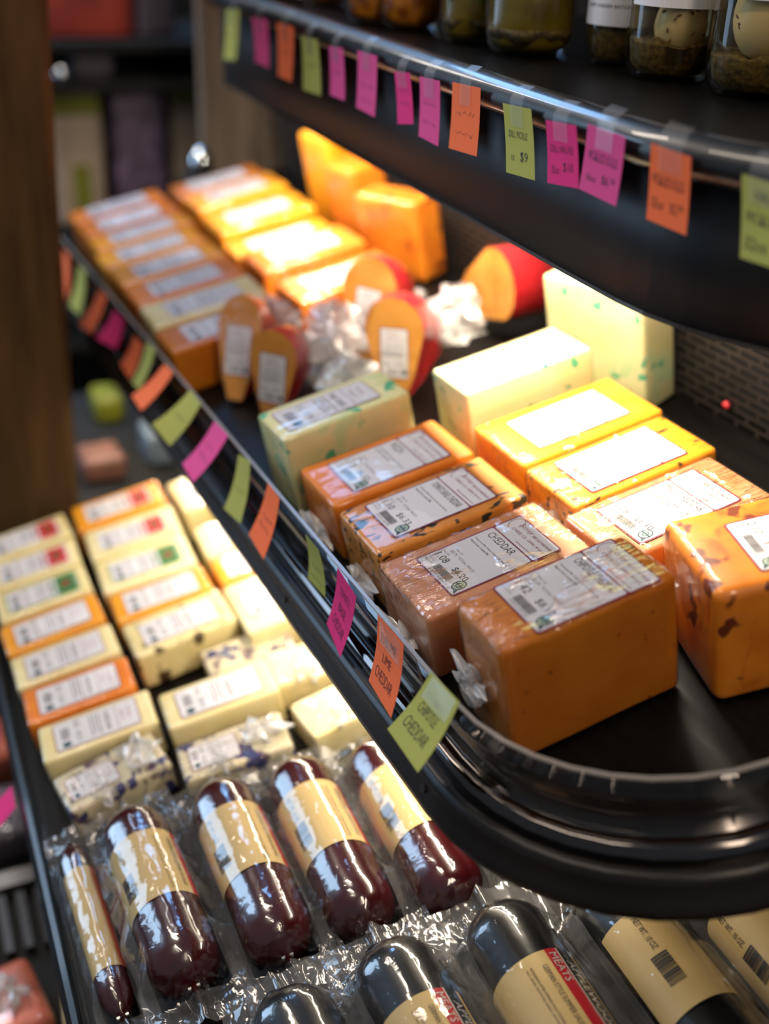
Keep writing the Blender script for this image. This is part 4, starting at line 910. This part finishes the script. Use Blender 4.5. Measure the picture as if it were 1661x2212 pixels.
def egg(x, y, z, s, label, rot=(0, 0, 0), seeds=5):
    t = empty('pickled_egg', Matrix.Translation((x, y, z)) @ Matrix.Rotation(rot[0], 4, 'X') @ Matrix.Rotation(rot[1], 4, 'Y')); tag(t, label, 'egg', 'pickled eggs in the jars')
    b = MB(); pr = []
    for i in range(17):
        a = math.pi*i/16; zz_ = -math.cos(a)*1.28; pr.append((math.sin(a)*(1-0.10*zz_/1.28)*s, zz_*s))
    b.lathe(pr, 'egg', 28); b.build('egg_white', t, True)
    rn = random.Random(seeds*7+int(x*1000)); b = MB()
    for i in range(seeds+5):
        a = rn.uniform(-1.8, 1.0); zz_ = rn.uniform(-0.8, 0.9)*s; r_ = s*math.sqrt(max(0.05, 1-(zz_/1.28/s)**2))*1.0
        c = Vector((r_*math.cos(a), r_*math.sin(a), zz_)); d = Vector((rn.uniform(-1, 1)*math.sin(a), -rn.uniform(-1, 1)*math.cos(a), rn.uniform(-1, 1))).normalized()*0.0022
        b.tube([c-d, c, c+d], [0.0004, 0.0011, 0.0004], 'seed', 6)
    b.build('dill_seeds', t)
    return t
egg(-0.766, 0.655, ZC-0.1388+0.062, 0.0290, 'large pickled egg dotted with dark seeds in the rightmost jar', (0.1, 0.1, 0))
egg(-0.856, 0.638, ZC-0.1388+0.045, 0.0215, 'pickled egg leaning in the middle egg jar', (0.3, 0.4, 0))
egg(-0.8605, 0.628, ZC-0.1388+0.078, 0.0185, 'upper pickled egg under the label of the middle egg jar', (1.3, 0.2, 0))
egg(-0.946, 0.651, ZC-0.1388+0.036, 0.0160, 'pickled egg in the smallest egg jar', (0.1, 0.2, 0))

# ================================================================== BACKGROUND beyond the far end of the case
b = MB()
for k in range(5): b.box((-2.22, 0.585+k*0.14, 0.0), (-2.19, 0.72+k*0.14, 2.6), 'plank')
tag(b.build('board_partition'), 'weathered board partition standing beyond the far end of the case', 'partition')
fs_ = empty('grocery_shelf', Matrix.Translation((0, 0, 0))); tag(fs_, 'dark grocery shelving blurred in the background between post and boards', 'shelf')
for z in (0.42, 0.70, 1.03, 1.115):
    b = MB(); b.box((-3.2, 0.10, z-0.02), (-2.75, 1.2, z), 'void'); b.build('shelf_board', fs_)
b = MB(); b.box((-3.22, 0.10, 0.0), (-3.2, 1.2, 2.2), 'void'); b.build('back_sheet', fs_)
def pack(x, y, z, w_, h_, body, label, top=None, stripe=None, grp=None, name='bagged_snack'):
    t = empty(name, Matrix.Translation((x, y, z))); tag(t, label, 'package', grp)
    vs, fs = rbox(0.08, w_, h_, 0.012, 0.002, int(y*100), 5); link('bag', mesh('bag', vs, fs, body, smooth=True), t)
    if top: b = MB(); b.box((0.0405, -w_/2+0.004, h_*0.84), (0.0425, w_/2-0.004, h_-0.004), top); b.build('top_band', t)
    if stripe: b = MB(); b.box((0.0405, -w_*0.16, h_*0.02), (0.0425, w_*0.18, h_*0.46), stripe); b.build('front_stripe', t)
    return t
pack(-2.86, 0.455, 0.70, 0.115, 0.30, 'bag_cream', 'cream bag with olive top band and olive stripe, left on the background shelf', 'olive', 'olive', 'bags on the background shelf')
pack(-2.86, 0.600, 0.70, 0.125, 0.295, 'purple', 'purple patterned bag between the two cream bags', None, None, 'bags on the background shelf')
pack(-2.86, 0.715, 0.78, 0.070, 0.22, 'bag_cream', 'narrow cream bag with olive top beside the board partition', 'olive', None, 'bags on the background shelf')
pack(-2.86, 0.500, 1.115, 0.200, 0.19, 'maroonbox', 'red carton on the top background shelf', None, None, None, 'food_carton')
pack(-2.86, 0.655, 1.115, 0.09, 0.18, 'dim', 'dim grey pack beside the red carton', None, None, None, 'food_carton')
pack(-2.83, 0.50, 1.03, 0.09, 0.055, 'dim', 'small grey pack on the narrow board above the left cream bag', None, None, None, 'food_carton')
b = MB(); b.lathe([(0, 0), (0.02, 0.0), (0.022, 0.03), (0.014, 0.045), (0, 0.05)], 'glassball', 20); o = b.build('shiny_cap', None, True, (-2.135, 0.565, ZC-0.49)); tag(o, 'shiny round cap glinting in front of the boards behind the far cheese blocks', 'bottle cap')
b = MB(); b.lathe([(0, 0), (0.018, 0.0), (0.02, 0.02), (0.014, 0.035), (0, 0.04)], 'glassball', 20); o = b.build('shiny_cap', None, True, (-2.775, 0.425, 1.03)); tag(o, 'shiny cap glinting above the left cream bag', 'bottle cap')
b = MB(); b.box((-2.17, 0.535, 0.0), (-2.10, 0.595, ZC-0.491), 'void'); tag(b.build('bottle_stand'), 'dark stand carrying the shiny cap in front of the boards', 'stand')
# things seen under the cheese shelf, beyond the lower shelf
b = MB(); b.box((-2.10, 0.21, 0.55), (-1.62, 0.75, 0.57), 'void'); b.box((-2.10, 0.21, 0.0), (-2.07, 0.75, 0.55), 'void'); tag(b.build('side_counter'), 'dark counter beyond the far end of the lower shelf', 'counter')
for (x, y, w_, h_, m_, lb) in [(-1.75, 0.275, 0.07, 0.045, 'dull', 'dull brown-pink pack on the dark counter beside the post'), (-1.78, 0.40, 0.10, 0.06, 'bluegrey', 'blue-grey pack on the dark counter under the cheese shelf'), (-1.98, 0.33, 0.05, 0.05, 'olive', 'small olive pack lying at the back of the dark counter'), (-1.80, 0.52, 0.08, 0.05, 'dim', 'grey pack on the dark counter behind the small blocks')]:
    pack(x, y, 0.57, w_, h_, m_, lb, None, None, None, 'food_pack')

# ================================================================== BOTTOM DECK at the lower left
bd = empty('bottom_deck', Matrix.Translation((0, 0, 0))); tag(bd, 'black bottom deck with air grille seen below the lower shelf', 'shelf')
b = MB(); b.box((-1.45, -0.30, 0.33), (0.0, 0.45, 0.345), 'void'); b.build('deck', bd)
b = MB(); b.box((-1.12, -0.14, 0.345), (-1.095, 0.30, 0.365), 'steel'); b.build('cross_rail', bd)
b = MB()
for k in range(12): b.box((-1.09, -0.13+k*0.022, 0.346), (-1.00, -0.120+k*0.022, 0.358), 'channel')
b.build('air_grille', bd)
for k, (x, y, w_, l_, h_, m_, yaw, lb) in enumerate([
    (-0.905, -0.005, 0.10, 0.075, 0.05, 'salmon', 10, 'salmon pack in shiny film at the bottom left corner of the photo'),
    (-0.900, 0.085, 0.11, 0.07, 0.055, 'c_cream', -6, 'cream and orange pack in film below the lower shelf edge'),
    (-0.800, 0.045, 0.08, 0.11, 0.04, 'c_orange', 4, 'orange pack lying in front on the bottom deck'),
    (-1.20, 0.03, 0.10, 0.08, 0.05, 'dim', 0, 'dim grey pack beyond the cross rail of the bottom deck'),
    (-1.33, 0.02, 0.09, 0.09, 0.06, 'salmon', 14, 'salmon pack at the far end of the bottom deck')]):
    block(Matrix.Translation((0, 0, 0.345)), x, y, w_, l_, h_, m_, lb, yaw=yaw, wrap='film_w', name='wrapped_pack', r=0.012, tail=[(0, 0, h_*0.8, 0.06, 0.05, 0.03, 'z')] if k < 2 else None)
